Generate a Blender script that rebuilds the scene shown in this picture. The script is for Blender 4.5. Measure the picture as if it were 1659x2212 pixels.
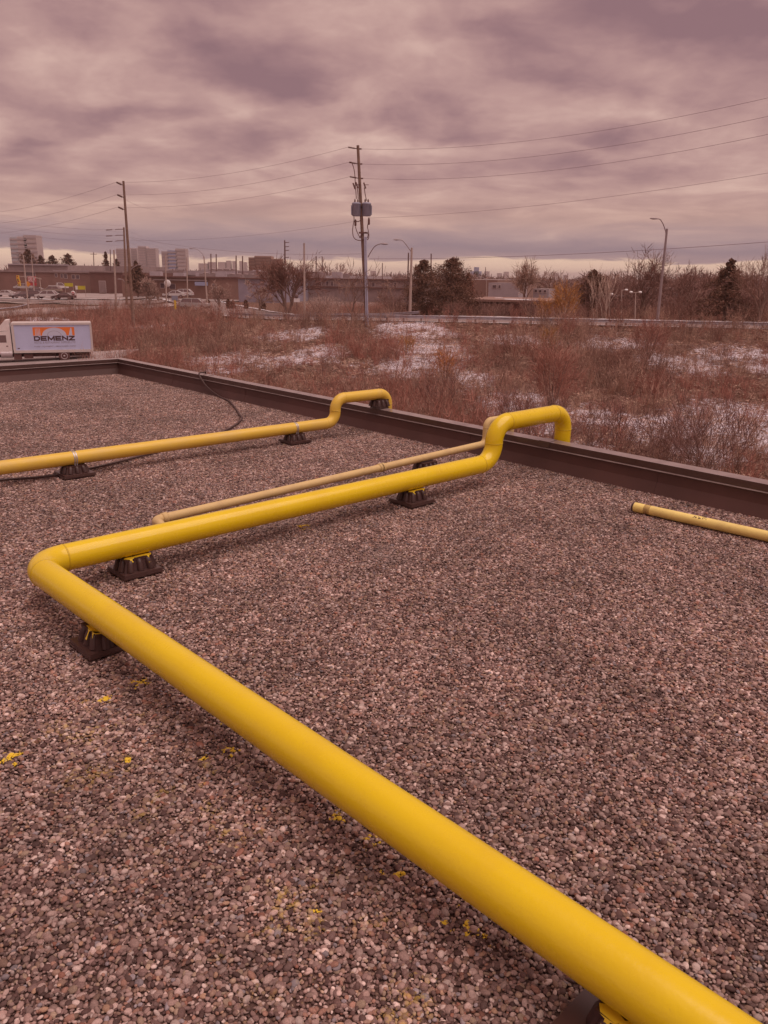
import bpy, bmesh, math, random
import numpy as np
from mathutils import Vector, Matrix

# ------------------------------------------------------------------ clear
for o in list(bpy.data.objects):
    bpy.data.objects.remove(o, do_unlink=True)
scene = bpy.context.scene
COL = scene.collection

# ------------------------------------------------------------------ camera
PITCH = math.radians(16.73)
ROLL = 0.0145
EYE = np.array([0.0, 0.0, 1.7])
FPX = 1700.0                       # focal length in pixels of a 1659 x 2212 picture
_F = np.array([0, math.cos(PITCH), -math.sin(PITCH)])
_U0 = np.array([0, math.sin(PITCH), math.cos(PITCH)])
_R0 = np.array([1.0, 0, 0])
_R = math.cos(ROLL) * _R0 + math.sin(ROLL) * _U0
_U = math.cos(ROLL) * _U0 - math.sin(ROLL) * _R0
cam_data = bpy.data.cameras.new("camera")
cam_data.sensor_fit = 'VERTICAL'
cam_data.sensor_height = 24.0
cam_data.lens = 24.0 * FPX / 2212.0
cam_data.clip_start = 0.05
cam_data.clip_end = 9000.0
cam = bpy.data.objects.new("camera", cam_data)
COL.objects.link(cam)
M = Matrix(((_R[0], _U[0], -_F[0], EYE[0]), (_R[1], _U[1], -_F[1], EYE[1]),
            (_R[2], _U[2], -_F[2], EYE[2]), (0, 0, 0, 1)))
cam.matrix_world = M
scene.camera = cam


def W(px, py, dist):
    """survey helper: point seen at (px,py) of the photograph, at ground distance dist ahead"""
    d = _F + _R * ((px - 829.5) / FPX) - _U * ((py - 1106.0) / FPX)
    return Vector(EYE + d * (dist / d[1]))


# ------------------------------------------------------------------ world
SKY_OFF = (31.5, 3.7, 1.0)
SUN_ELEV = math.radians(70)
SUN_AZ = math.radians(115)          # direction towards the sun, from +Y towards +X
scene.view_settings.view_transform = 'Standard'
scene.view_settings.look = 'None'
scene.view_settings.gamma = 1.0
scene.view_settings.exposure = 0.65      # exposed a little for the shaded roof
scene.view_settings.use_curve_mapping = False
scene.cycles.max_bounces = 6
scene.cycles.diffuse_bounces = 3
scene.cycles.glossy_bounces = 2
scene.cycles.volume_bounces = 0


class NT:
    """tiny node-tree helper"""

    def __init__(self, tree):
        self.t = tree

    def n(self, typ, **kw):
        nd = self.t.nodes.new(typ)
        for k, v in kw.items():
            setattr(nd, k, v)
        return nd

    def link(self, a, b):
        self.t.links.new(a, b)

    def _in(self, sock, v):
        if isinstance(v, bpy.types.NodeSocket):
            self.link(v, sock)
        else:
            sock.default_value = v

    def math(self, op, a, b=None, c=None, clamp=False):
        nd = self.n('ShaderNodeMath', operation=op, use_clamp=clamp)
        self._in(nd.inputs[0], a)
        if b is not None:
            self._in(nd.inputs[1], b)
        if c is not None:
            self._in(nd.inputs[2], c)
        return nd.outputs[0]

    def vmath(self, op, a, b=None, scale=None):
        nd = self.n('ShaderNodeVectorMath', operation=op)
        self._in(nd.inputs[0], a)
        if b is not None:
            self._in(nd.inputs[1], b)
        if scale is not None:
            self._in(nd.inputs['Scale'], scale)
        return nd.outputs['Value'] if op in ('DISTANCE', 'LENGTH', 'DOT_PRODUCT') else nd.outputs[0]

    def noise(self, vec, scale, detail=4, rough=0.55, dist=0.0, color=False):
        nd = self.n('ShaderNodeTexNoise')
        if vec is not None:
            self.link(vec, nd.inputs['Vector'])
        nd.inputs['Scale'].default_value = scale
        nd.inputs['Detail'].default_value = detail
        nd.inputs['Roughness'].default_value = rough
        nd.inputs['Distortion'].default_value = dist
        return nd.outputs['Color'] if color else nd.outputs[0]

    def ramp(self, fac, stops, interp='LINEAR'):
        nd = self.n('ShaderNodeValToRGB')
        nd.color_ramp.interpolation = interp
        els = nd.color_ramp.elements
        while len(els) > 1:
            els.remove(els[-1])
        for i, (p, c) in enumerate(stops):
            e = els[0] if i == 0 else els.new(p)
            e.position = p
            e.color = tuple(c) + (1,) if len(c) == 3 else c
        self.link(fac, nd.inputs[0])
        return nd.outputs[0]

    def smooth(self, v, lo, hi, to0=0.0, to1=1.0):
        nd = self.n('ShaderNodeMapRange', interpolation_type='SMOOTHSTEP')
        self._in(nd.inputs[0], v)
        nd.inputs[1].default_value = lo
        nd.inputs[2].default_value = hi
        nd.inputs[3].default_value = to0
        nd.inputs[4].default_value = to1
        return nd.outputs[0]

    def mix(self, fac, a, b, blend='MIX'):
        nd = self.n('ShaderNodeMix', data_type='RGBA', blend_type=blend)
        self._in(nd.inputs[0], fac)
        for s, v in ((nd.inputs[6], a), (nd.inputs[7], b)):
            if isinstance(v, bpy.types.NodeSocket):
                self.link(v, s)
            else:
                s.default_value = tuple(v) + (1,) if len(v) == 3 else v
        return nd.outputs[2]

    def comb(self, x, y, z):
        nd = self.n('ShaderNodeCombineXYZ')
        for s, v in zip(nd.inputs, (x, y, z)):
            self._in(s, v)
        return nd.outputs[0]


def lin(c):
    c = c / 255.0
    return c / 12.92 if c <= 0.04045 else ((c + 0.055) / 1.055) ** 2.4


def L3(r, g, b):
    return (lin(r), lin(g), lin(b))


world = bpy.data.worlds.new("World")
scene.world = world
world.use_nodes = True
wt = world.node_tree
wt.nodes.clear()
w = NT(wt)
tc = w.n('ShaderNodeTexCoord')
dirv = tc.outputs['Generated']
sep = w.n('ShaderNodeSeparateXYZ')
w.link(dirv, sep.inputs[0])
dx, dy, dz = sep.outputs
el = w.math('MAXIMUM', dz, 0.0)
inv = w.math('DIVIDE', 1.0, w.math('ADD', el, 0.24))
cp = w.comb(w.math('MULTIPLY', dx, inv), w.math('MULTIPLY', dy, inv), 0.0)
cp = w.vmath('ADD', cp, SKY_OFF)
warp = w.noise(cp, 1.6, 4, 0.5, color=True)
cpw = w.vmath('ADD', cp, w.vmath('SCALE', w.vmath('SUBTRACT', warp, (0.5, 0.5, 0.5)), scale=0.34))
n1 = w.noise(cpw, 1.0, 2, 0.45, 0.0)           # broad cloud masses
vor = w.n('ShaderNodeTexVoronoi', feature='SMOOTH_F1')
warp2 = w.noise(cp, 4.5, 4, 0.55, color=True)
cpl = w.vmath('ADD', cpw, w.vmath('SCALE', w.vmath('SUBTRACT', warp2, (0.5, 0.5, 0.5)), scale=0.30))
w.link(w.vmath('MULTIPLY', cpl, (1.0, 1.5, 1.0)), vor.inputs['Vector'])
vor.inputs['Scale'].default_value = 3.0
vor.inputs['Smoothness'].default_value = 0.75
lump = w.smooth(vor.outputs['Distance'], 0.05, 0.75, 0.22, 0.80)          # dark bellies, pale seams
n2 = w.noise(w.vmath('ADD', cpw, (7.3, 2.1, 0)), 3.6, 7, 0.58, 0.0)
n3 = w.noise(w.vmath('MULTIPLY', dirv, (6.5, 6.5, 46.0)), 1.0, 6, 0.58, 0.5)   # flat layers towards the horizon
nm = w.math('ADD', w.math('ADD', w.math('MULTIPLY', n1, 0.36), w.math('MULTIPLY', n2, 0.36)), w.math('MULTIPLY', lump, 0.28))
lowf = w.smooth(el, 0.06, 0.15, 0.62, 0.0)
nm = w.math('ADD', w.math('MULTIPLY', nm, w.math('SUBTRACT', 1.0, lowf)), w.math('MULTIPLY', n3, lowf))
clouds = w.ramp(nm, [(0.39, L3(146, 110, 114)), (0.452, L3(160, 122, 123)), (0.512, L3(176, 137, 134)),
                     (0.572, L3(192, 153, 146)), (0.655, L3(217, 180, 168))])
# paler, warmer deck a few degrees above the horizon
warm = w.smooth(el, 0.035, 0.12, 0.42, 0.0)
clouds = w.mix(warm, clouds, L3(232, 192, 170))
eh = w.math('ADD', el, w.math('MULTIPLY', w.math('SUBTRACT', n3, 0.5), 0.032))
hor = w.ramp(w.math('MULTIPLY', eh, 8.0), [(0.0, L3(206, 168, 158)), (0.06, L3(236, 198, 176)), (0.15, L3(240, 203, 178)),
                                          (0.175, L3(168, 138, 140)), (0.26, L3(148, 124, 133)),
                                          (0.40, L3(166, 138, 143)), (0.5, L3(190, 156, 152))])
skyc = w.mix(w.smooth(eh, 0.030, 0.075), hor, clouds)
nish = w.n('ShaderNodeTexSky', sky_type='NISHITA', sun_disc=False)
nish.sun_elevation = SUN_ELEV
nish.sun_rotation = SUN_AZ
bg1 = w.n('ShaderNodeBackground')
w.link(nish.outputs[0], bg1.inputs[0])
bg1.inputs[1].default_value = 0.05
bg2 = w.n('ShaderNodeBackground')
w.link(skyc, bg2.inputs[0])
bg2.inputs[1].default_value = 0.645
cover = w.n('ShaderNodeMixShader')
cover.inputs[0].default_value = 0.94        # nearly closed cloud deck in front of the clear sky
w.link(bg1.outputs[0], cover.inputs[1])
w.link(bg2.outputs[0], cover.inputs[2])
wo = w.n('ShaderNodeOutputWorld')
w.link(cover.outputs[0], wo.inputs[0])
world.cycles.sampling_method = 'MANUAL'
world.cycles.sample_map_resolution = 512

sun = bpy.data.lights.new("sun", 'SUN')
sun.energy = 1.5
sun.angle = math.radians(65)
sun.color = (1.0, 0.84, 0.77)
so = bpy.data.objects.new("sun", sun)
COL.objects.link(so)
sd = Vector((math.sin(SUN_AZ) * math.cos(SUN_ELEV), math.cos(SUN_AZ) * math.cos(SUN_ELEV), math.sin(SUN_ELEV)))
so.rotation_euler = sd.to_track_quat('Z', 'Y').to_euler()
so.location = (30, 10, 60)

# ------------------------------------------------------------------ materials
ILL = (1.06, 0.81, 0.76)           # what a white surface under this sky shows


def C(r, g, b, k=1.0):
    """base colour of a surface that shows sRGB (r,g,b) under this light; k = share of the open sky it gets"""
    return tuple(min(0.88, max(0.006, lin(v) / (e * k))) for v, e in zip((r, g, b), ILL))


def mat(name, col, rough=0.7, metal=0.0, var=0.18, vscale=3.0, bump=0.0, bscale=40.0, spec=0.5, ior=None, coat=0.0):
    m = bpy.data.materials.new(name)
    m.use_nodes = True
    t = NT(m.node_tree)
    b = m.node_tree.nodes['Principled BSDF']
    b.inputs['Roughness'].default_value = rough
    b.inputs['Metallic'].default_value = metal
    b.inputs['Specular IOR Level'].default_value = spec
    if ior:
        b.inputs['IOR'].default_value = ior
    if coat:
        b.inputs['Coat Weight'].default_value = coat
        b.inputs['Coat Roughness'].default_value = 0.08
    g = t.n('ShaderNodeNewGeometry').outputs['Position']
    if var:
        nz = t.noise(g, vscale, 5, 0.6)
        f = t.smooth(nz, 0.25, 0.75, 1 - var, 1 + var)
        c = t.mix(1.0, col, t.comb(f, f, f), 'MULTIPLY')
        t.link(c, b.inputs['Base Color'])
    else:
        b.inputs['Base Color'].default_value = tuple(col) + (1,)
    if bump:
        bn = t.n('ShaderNodeBump')
        bn.inputs['Strength'].default_value = bump
        bn.inputs['Distance'].default_value = 0.02
        t.link(t.noise(g, bscale, 4, 0.6), bn.inputs['Height'])
        t.link(bn.outputs[0], b.inputs['Normal'])
    return m


def attr_mat(name, rough=0.85, var=0.2, vscale=2.0, spec=0.2):
    """base colour stored per piece on the mesh (attribute 'tone')"""
    m = bpy.data.materials.new(name)
    m.use_nodes = True
    t = NT(m.node_tree)
    b = m.node_tree.nodes['Principled BSDF']
    b.inputs['Roughness'].default_value = rough
    b.inputs['Specular IOR Level'].default_value = spec
    a = t.n('ShaderNodeAttribute', attribute_name='tone')
    g = t.n('ShaderNodeNewGeometry').outputs['Position']
    f = t.smooth(t.noise(g, vscale, 4, 0.6), 0.25, 0.75, 1.2 * (1 - var), 1.2 * (1 + var))
    t.link(t.mix(1.0, a.outputs['Color'], t.comb(f, f, f), 'MULTIPLY'), b.inputs['Base Color'])
    return m


# ------------------------------------------------------------------ mesh builder
class MB:
    def __init__(self):
        self.v, self.f, self.s, self.m = [], [], [], []
        self.mi = 0

    def face(self, idx, smooth=False):
        self.f.append(tuple(idx)); self.s.append(smooth); self.m.append(self.mi)

    def quad(self, a, b, c, d):
        i = len(self.v); self.v += [tuple(a), tuple(b), tuple(c), tuple(d)]
        self.face((i, i + 1, i + 2, i + 3)); return self

    def tri(self, a, b, c):
        i = len(self.v); self.v += [tuple(a), tuple(b), tuple(c)]
        self.face((i, i + 1, i + 2)); return self

    def box(self, c, s, rz=0.0, taper=1.0):
        """box with centre c, size s; taper scales the top"""
        i = len(self.v)
        cr, sr = math.cos(rz), math.sin(rz)
        for z, k in ((-.5, 1.0), (.5, taper)):
            for x, y in ((-.5, -.5), (.5, -.5), (.5, .5), (-.5, .5)):
                X, Y = x * s[0] * k, y * s[1] * k
                self.v.append((c[0] + X * cr - Y * sr, c[1] + X * sr + Y * cr, c[2] + z * s[2]))
        for q in ((3, 2, 1, 0), (4, 5, 6, 7), (0, 1, 5, 4), (1, 2, 6, 5), (2, 3, 7, 6), (3, 0, 4, 7)):
            self.face([i + k for k in q])
        return self

    def bbox(self, a, b):
        c = [(a[k] + b[k]) / 2 for k in range(3)]
        return self.box(c, [abs(b[k] - a[k]) for k in range(3)])

    def prism(self, pts, p0, ax, ay, an, depth):
        """polygon pts (2D) in frame (p0, ax, ay), extruded along an by depth"""
        p0, ax, ay, an = Vector(p0), Vector(ax), Vector(ay), Vector(an)
        n = len(pts); i = len(self.v)
        for d in (0, depth):
            for x, y in pts:
                self.v.append(tuple(p0 + ax * x + ay * y + an * d))
        self.face([i + k for k in range(n)][::-1])
        self.face([i + n + k for k in range(n)])
        for k in range(n):
            j = (k + 1) % n
            self.face((i + k, i + j, i + n + j, i + n + k))
        return self

    def sweep(self, pts, radii, n=12, cap=True, smooth=True, twist=None):
        """tube along pts"""
        pts = [Vector(p) for p in pts]
        if not hasattr(radii, '__len__'):
            radii = [radii] * len(pts)
        t0 = (pts[1] - pts[0]).normalized()
        ref = Vector((0, 0, 1)) if abs(t0.z) < 0.9 else Vector((1, 0, 0))
        u = t0.cross(ref).normalized()
        i0 = len(self.v)
        for k, p in enumerate(pts):
            if k == 0:
                t = t0
            elif k == len(pts) - 1:
                t = (pts[k] - pts[k - 1]).normalized()
            else:
                t = ((pts[k + 1] - pts[k]).normalized() + (pts[k] - pts[k - 1]).normalized()).normalized()
            u = (u - t * u.dot(t)).normalized()
            b = t.cross(u)
            for j in range(n):
                a = 2 * math.pi * j / n
                self.v.append(tuple(p + (u * math.cos(a) + b * math.sin(a)) * radii[k]))
        for k in range(len(pts) - 1):
            for j in range(n):
                j2 = (j + 1) % n
                self.face((i0 + k * n + j, i0 + k * n + j2, i0 + (k + 1) * n + j2, i0 + (k + 1) * n + j), smooth)
        if cap:                     # end discs with vertices of their own, so that the tube's shading stays round
            e = i0 + (len(pts) - 1) * n
            for s0, rev in ((i0, True), (e, False)):
                k0 = len(self.v)
                self.v += self.v[s0:s0 + n]
                ring = [k0 + j for j in range(n)]
                self.face(ring[::-1] if rev else ring)
        return self

    def lathe(self, c, prof, n=16, axis=(0, 0, 1)):
        """profile of (radius, height) turned about axis through c"""
        ax = Vector(axis).normalized()
        ref = Vector((1, 0, 0)) if abs(ax.x) < 0.9 else Vector((0, 1, 0))
        u = ax.cross(ref).normalized(); b = ax.cross(u)
        c = Vector(c); i0 = len(self.v)
        for r, h in prof:
            for j in range(n):
                a = 2 * math.pi * j / n
                self.v.append(tuple(c + ax * h + (u * math.cos(a) + b * math.sin(a)) * r))
        for k in range(len(prof) - 1):
            for j in range(n):
                j2 = (j + 1) % n
                self.face((i0 + k * n + j, i0 + k * n + j2, i0 + (k + 1) * n + j2, i0 + (k + 1) * n + j), True)
        self.face([i0 + j for j in range(n)][::-1])
        e = i0 + (len(prof) - 1) * n
        self.face([e + j for j in range(n)])
        return self

    def mesh(self, name, mats):
        me = bpy.data.meshes.new(name)
        me.from_pydata(self.v, [], self.f)
        if not isinstance(mats, (list, tuple)):
            mats = [mats]
        for m in mats:
            me.materials.append(m)
        me.polygons.foreach_set('use_smooth', self.s)
        me.polygons.foreach_set('material_index', self.m)
        me.update()
        return me

    def build(self, name, mats, parent=None):
        o = bpy.data.objects.new(name, self.mesh(name, mats))
        COL.objects.link(o)
        if parent is not None:
            o.parent = parent
        return o


def obj(name, me, parent=None):
    o = bpy.data.objects.new(name, me)
    COL.objects.link(o)
    if parent is not None:
        o.parent = parent
    return o


def tag(o, label=None, cat=None, group=None, kind=None):
    if label:
        o['label'] = label
    if cat:
        o['category'] = cat
    if group:
        o['group'] = group
    if kind:
        o['kind'] = kind
    return o


def thing(name, label, cat, loc=(0, 0, 0), rz=0.0, group=None):
    o = bpy.data.objects.new(name, None)
    o.empty_display_size = 0.2
    COL.objects.link(o)
    o.location = loc
    o.rotation_euler = (0, 0, rz)
    return tag(o, label, cat, group)


def copy_tree(o, parent=None):
    c = o.copy()
    COL.objects.link(c)
    if parent is not None:
        c.parent = parent
    for ch in list(o.children):
        copy_tree(ch, c)
    return c


def np_mesh(name, V, F, mats, tone=None, smooth=False):
    """V (n,3), F (m,k) arrays -> mesh with optional per-vertex colour"""
    V = np.asarray(V, np.float32); F = np.asarray(F, np.int32)
    me = bpy.data.meshes.new(name)
    me.vertices.add(len(V)); me.vertices.foreach_set('co', V.ravel())
    k = F.shape[1]
    me.loops.add(F.size); me.loops.foreach_set('vertex_index', F.ravel())
    me.polygons.add(len(F))
    me.polygons.foreach_set('loop_start', np.arange(0, F.size, k, dtype=np.int32))
    me.polygons.foreach_set('use_smooth', np.full(len(F), smooth))
    for m in (mats if isinstance(mats, (list, tuple)) else [mats]):
        me.materials.append(m)
    if tone is not None:
        a = me.attributes.new('tone', 'FLOAT_COLOR', 'POINT')
        T = np.ones((len(V), 4), np.float32); T[:, :3] = tone
        a.data.foreach_set('color', T.ravel())
    me.update(calc_edges=True)
    return me


def wparent(o, parent, loc=None):
    """parent o, keeping its mesh in world coordinates"""
    o.parent = parent
    if parent.type == 'EMPTY':
        m = Matrix.Translation(parent.location) @ Matrix.Rotation(parent.rotation_euler.z, 4, 'Z')
        o.matrix_parent_inverse = m.inverted()
    return o


MB.buildw = lambda self, name, mats, parent: wparent(self.build(name, mats), parent)


def onz(px, py, z):
    d = _F + _R * ((px - 829.5) / FPX) - _U * ((py - 1106.0) / FPX)
    return Vector(EYE + d * ((z - EYE[2]) / d[2]))


# ------------------------------------------------------------------ our own roof
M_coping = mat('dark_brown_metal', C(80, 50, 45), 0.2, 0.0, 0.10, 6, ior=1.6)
M_flash = mat('brown_flashing_metal', C(90, 51, 45), 0.6, 0.0, 0.22, 1.4, ior=1.5)
M_wall_own = mat('brown_brick_wall', C(110, 75, 66), 0.9)
M_bitumen = mat('bitumen', C(70, 48, 44), 0.95, 0, 0.2, 8)

# grazing sky sheen painted as a paler tone on the up-facing metal
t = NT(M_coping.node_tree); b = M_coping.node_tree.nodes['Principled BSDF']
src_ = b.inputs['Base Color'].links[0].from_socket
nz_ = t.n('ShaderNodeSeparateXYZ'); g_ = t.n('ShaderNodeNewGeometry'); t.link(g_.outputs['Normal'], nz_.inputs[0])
sky_sheen = t.math('MULTIPLY', t.smooth(nz_.outputs[2], 0.80, 0.96), t.smooth(t.noise(g_.outputs['Position'], 7, 4, 0.6), 0.2, 0.7, 0.45, 0.85))
t.link(t.mix(sky_sheen, src_, C(160, 124, 118)), b.inputs['Base Color'])
GROUND = -6.5
PAR_H = 0.27
o_c = onz(262, 772.5, PAR_H)
o_r = onz(1659, 1037.5, PAR_H)
pd = (o_r - o_c); pd.z = 0; pd.normalize()              # along the long parapet, away from the corner
nin = Vector((-pd.y, pd.x, 0))
if nin.dot(Vector((0, 0, 0)) - o_c) < 0:
    nin = -nin                                          # towards the roof's inside
corner = Vector((o_c.x, o_c.y, 0))                      # outer corner of the parapet


def RP(u, v, z=0.0):
    """roof point: u along the long parapet from the corner, v inward from its outer face"""
    return corner + pd * u + nin * v + Vector((0, 0, z))


LU, LV = 19.0, 21.0
house = thing('flat_roof_building', 'low flat-roofed building under the camera with dark brown metal parapet and gravel roof',
              'building', RP(LU / 2, LV / 2, GROUND))
mb = MB()
a, b_, c_, d_ = RP(0.03, 0.03), RP(LU, 0.03), RP(LU, LV), RP(0.03, LV)
up = Vector((0, 0, 1))
for p, q in ((a, b_), (b_, c_), (c_, d_), (d_, a)):
    mb.quad(p + up * GROUND, q + up * GROUND, q + up * (PAR_H - 0.05), p + up * (PAR_H - 0.05))
mb.buildw('outer_wall', M_wall_own, house)
M_fines = mat('gravel_fines', C(100, 64, 56), 0.95, 0, 0.25, 40)
mb = MB(); z7 = up * 0.0045; mb.quad(a + z7, b_ + z7, c_ + z7, d_ + z7)
mb.buildw('roof_deck', M_fines, house)
parapet = MB()
# solid core of the two parapets
for (p0, ax, ay, L) in ((RP(0, 0), pd, nin, LU), (RP(0, 0.106), nin, pd, LV - 0.106)):
    parapet.prism([(0.02, 0.002), (0.098, 0.002), (0.098, 0.255), (0.02, 0.255)], p0, ay, up, ax, L)
par = parapet.buildw('parapet', M_wall_own, house)
cop_prof = [(0, PAR_H), (0.108, 0.262), (0.111, 0.206), (0.129, 0.201), (0.129, 0.197), (0.106, 0.197), (0.104, 0.255), (0.004, 0.262),
            (0.004, 0.16), (0, 0.16)]
random.seed(4)


def run_parts(p0, ax, ay, L, start=0.0):
    u = start
    k = 0
    while u < L:
        ln = min(3.02, L - u)
        dz = 0.0015 * (k % 2)
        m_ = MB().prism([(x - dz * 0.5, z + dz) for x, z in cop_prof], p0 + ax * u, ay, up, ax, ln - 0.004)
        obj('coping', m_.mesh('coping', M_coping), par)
        # joint cover
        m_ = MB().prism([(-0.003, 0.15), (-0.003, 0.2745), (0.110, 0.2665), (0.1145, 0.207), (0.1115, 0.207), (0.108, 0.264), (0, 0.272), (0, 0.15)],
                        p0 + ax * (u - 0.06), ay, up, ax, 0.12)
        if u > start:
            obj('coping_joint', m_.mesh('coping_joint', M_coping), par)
        u += 3.02; k += 1
    u = start; k = 0
    while u < L:
        ln = 1.02
        d = 0.003 * (k % 2)
        ln2 = min(ln, L - u)
        m_ = MB().prism([(0.101, 0.2), (0.108 + d, 0.2), (0.116 + d, 0.11), (0.165 + d, -0.01), (0.101, -0.01)],
                        p0 + ax * (u - 0.012), ay, up, ax, ln2 + 0.02)
        obj('flashing_panel', m_.mesh('flashing_panel', M_flash), par)
        u += ln; k += 1


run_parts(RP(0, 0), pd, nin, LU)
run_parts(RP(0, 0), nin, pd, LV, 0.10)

# ------------------------------------------------------------------ gravel: real pebbles, tiled as instances
pm = bpy.data.materials.new('pebbles')
pm.use_nodes = True
t = NT(pm.node_tree)
pb = pm.node_tree.nodes['Principled BSDF']
pb.inputs['Roughness'].default_value = 0.72
pb.inputs['Specular IOR Level'].default_value = 0.35
at = t.n('ShaderNodeAttribute', attribute_name='tone').outputs['Color']
pos = t.n('ShaderNodeNewGeometry').outputs['Position']
big = t.smooth(t.noise(pos, 0.9, 4, 0.6, 0.4), 0.3, 0.7, 0.80, 1.16)
mid = t.smooth(t.noise(pos, 4.5, 3, 0.6), 0.3, 0.7, 0.84, 1.14)
grain = t.smooth(t.noise(pos, 260, 3, 0.6), 0.25, 0.75, 0.78, 1.2)
f = t.math('MULTIPLY', t.math('MULTIPLY', big, mid), grain)
colr = t.mix(1.0, at, t.comb(f, f, f), 'MULTIPLY')
# places where fine dust shows between the stones
dustm = t.math('MULTIPLY', t.smooth(t.noise(t.vmath('ADD', pos, (3.1, 0.7, 0)), 0.55, 4, 0.6, 0.5), 0.60, 0.74), 0.4)
colr = t.mix(dustm, colr, C(140, 108, 103))
pd_local = Vector((0.693, -0.721, 0))
# overspray and drips of yellow pipe paint (a stain of its own)
E0 = Vector((-1.866, 3.920, 0))
rel = t.vmath('SUBTRACT', pos, tuple(E0))
along = t.vmath('DOT_PRODUCT', rel, tuple(pd_local))
across = t.vmath('DOT_PRODUCT', rel, (-0.721, -0.693, 0.0))       # + = camera-left side of the run
band = t.math('MULTIPLY', t.smooth(across, 0.02, 0.22), t.smooth(across, 0.75, 0.28))
band = t.math('MULTIPLY', band, t.math('MULTIPLY', t.smooth(along, 0.9, 1.3), t.smooth(along, 3.6, 3.1)))
spr = t.math('MULTIPLY', band, t.smooth(t.noise(pos, 5.5, 5, 0.7, 0.6), 0.52, 0.64))
spr = t.math('MULTIPLY', spr, t.smooth(t.noise(pos, 55, 3, 0.6), 0.47, 0.62))
spr = t.math('MULTIPLY', spr, 0.3)
tot = spr
SPLATS = [(230, 1512, .035), (275, 1643, .03), (18, 1645, .06), (485, 1556, .035), (495, 1630, .045), (440, 1640, .03),
          (865, 1888, .03), (820, 1880, .025), (655, 1138, .08), (990, 1955, .03), (1008, 2016, .05), (690, 1965, .02), (660, 1690, .03),
          (790, 1820, .05), (735, 1770, .04), (960, 1996, .02), (300, 1475, .06)]
for sx, sy, sr in SPLATS:
    p = onz(sx, sy, 0.01)
    dd = t.vmath('DISTANCE', t.vmath('MULTIPLY', pos, (1, 1, 0)), (p.x, p.y, 0))
    sm = t.smooth(t.math('ADD', dd, t.math('MULTIPLY', t.math('SUBTRACT', t.noise(pos, 30, 3, 0.6), 0.5), sr * 4.5)), sr * 0.42, sr * 0.15)
    tot = t.math('MAXIMUM', tot, t.math('MULTIPLY', sm, 0.9))
colr = t.mix(tot, colr, (0.80, 0.55, 0.03))
t.link(colr, pb.inputs['Base Color'])
bn = t.n('ShaderNodeBump')
bn.inputs['Strength'].default_value = 0.25
bn.inputs['Distance'].default_value = 0.002
t.link(t.noise(pos, 320, 3, 0.6), bn.inputs['Height'])
t.link(bn.outputs[0], pb.inputs['Normal'])

# pebble shapes
rng = np.random.default_rng(11)
bm = bmesh.new()
bmesh.ops.create_icosphere(bm, subdivisions=2, radius=1.0)
bm.verts.ensure_lookup_table()
IV = np.array([v.co[:] for v in bm.verts]); IF = np.array([[v.index for v in f_.verts] for f_ in bm.faces])
bm.free()
SHAPES = []
for k in range(10):
    v = IV.copy()
    for q in range(5):
        ax = rng.normal(size=3); ax /= np.linalg.norm(ax)
        dd = v @ ax
        v *= (1 + rng.uniform(-.16, .10) * np.clip(dd, 0, 1) ** 2)[:, None]
    # a few flattened facets
    for q in range(4):
        ax = rng.normal(size=3); ax /= np.linalg.norm(ax)
        lim = rng.uniform(.72, .92)
        dd = v @ ax
        v -= np.outer(np.clip(dd - lim, 0, None) * .8, ax)
    SHAPES.append(v)
PAL = np.array([C(150, 116, 110), C(124, 92, 88), C(172, 138, 132), C(104, 74, 70), C(138, 104, 92), C(148, 104, 92),
                C(86, 58, 55), C(196, 164, 158), C(160, 128, 112), C(140, 120, 124), C(138, 88, 76), C(168, 126, 106)])
PAL = PAL * np.array([1.02, .865, .795])
PALW = np.array([.19, .19, .16, .14, .08, .05, .08, .07, .05, .03, .02, .015]); PALW /= PALW.sum()
TILE = 0.5


def gravel_tile(idx):
    Vs, Fs, Ts = [], [], []
    n0 = 0

    def put(x, y, z, sx, sy, sz):
        nonlocal n0
        v = SHAPES[rng.integers(len(SHAPES))] * np.array([sx, sy, sz])
        a = rng.uniform(0, 6.283); ti = rng.normal(0, .28); tj = rng.normal(0, .28)
        ca, sa = math.cos(a), math.sin(a)
        cx, sxn = math.cos(ti), math.sin(ti); cy, syn = math.cos(tj), math.sin(tj)
        Rm = np.array([[ca, -sa, 0], [sa, ca, 0], [0, 0, 1]]) @ np.array([[1, 0, 0], [0, cx, -sxn], [0, sxn, cx]]) @ \
            np.array([[cy, 0, syn], [0, 1, 0], [-syn, 0, cy]])
        v = v @ Rm.T + np.array([x, y, z])
        Vs.append(v); Fs.append(IF + n0); n0 += len(v)
        c = PAL[rng.choice(len(PAL), p=PALW)] * rng.uniform(.68, 1.32)
        Ts.append(np.tile(c, (len(v), 1)))
    st = 0.0096
    n = int(TILE / st)
    for i in range(n):
        for j in range(n):
            x = (i + .5 + .5 * (j % 2) + rng.uniform(-.48, .48)) * TILE / n - TILE / 2
            y = (j + .5 + rng.uniform(-.48, .48)) * TILE / n - TILE / 2
            g = rng.lognormal(0, .34)
            r = .0059 * min(g, 2.2)
            put(x, y, .007 + rng.uniform(0, .0075), r * rng.uniform(.95, 1.5), r * rng.uniform(.8, 1.05), r * rng.uniform(.45, .75))
    for k in range(26):       # some larger stones on top
        r = rng.uniform(.0085, .0128)
        put(rng.uniform(-.5, .5) * TILE, rng.uniform(-.5, .5) * TILE, .0125 + rng.uniform(0, .004), r * rng.uniform(1, 1.4), r * rng.uniform(.8, 1), r * rng.uniform(.5, .75))
    me = np_mesh('pebble_tile', np.concatenate(Vs), np.concatenate(Fs), pm, np.concatenate(Ts), smooth=True)
    return me


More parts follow.
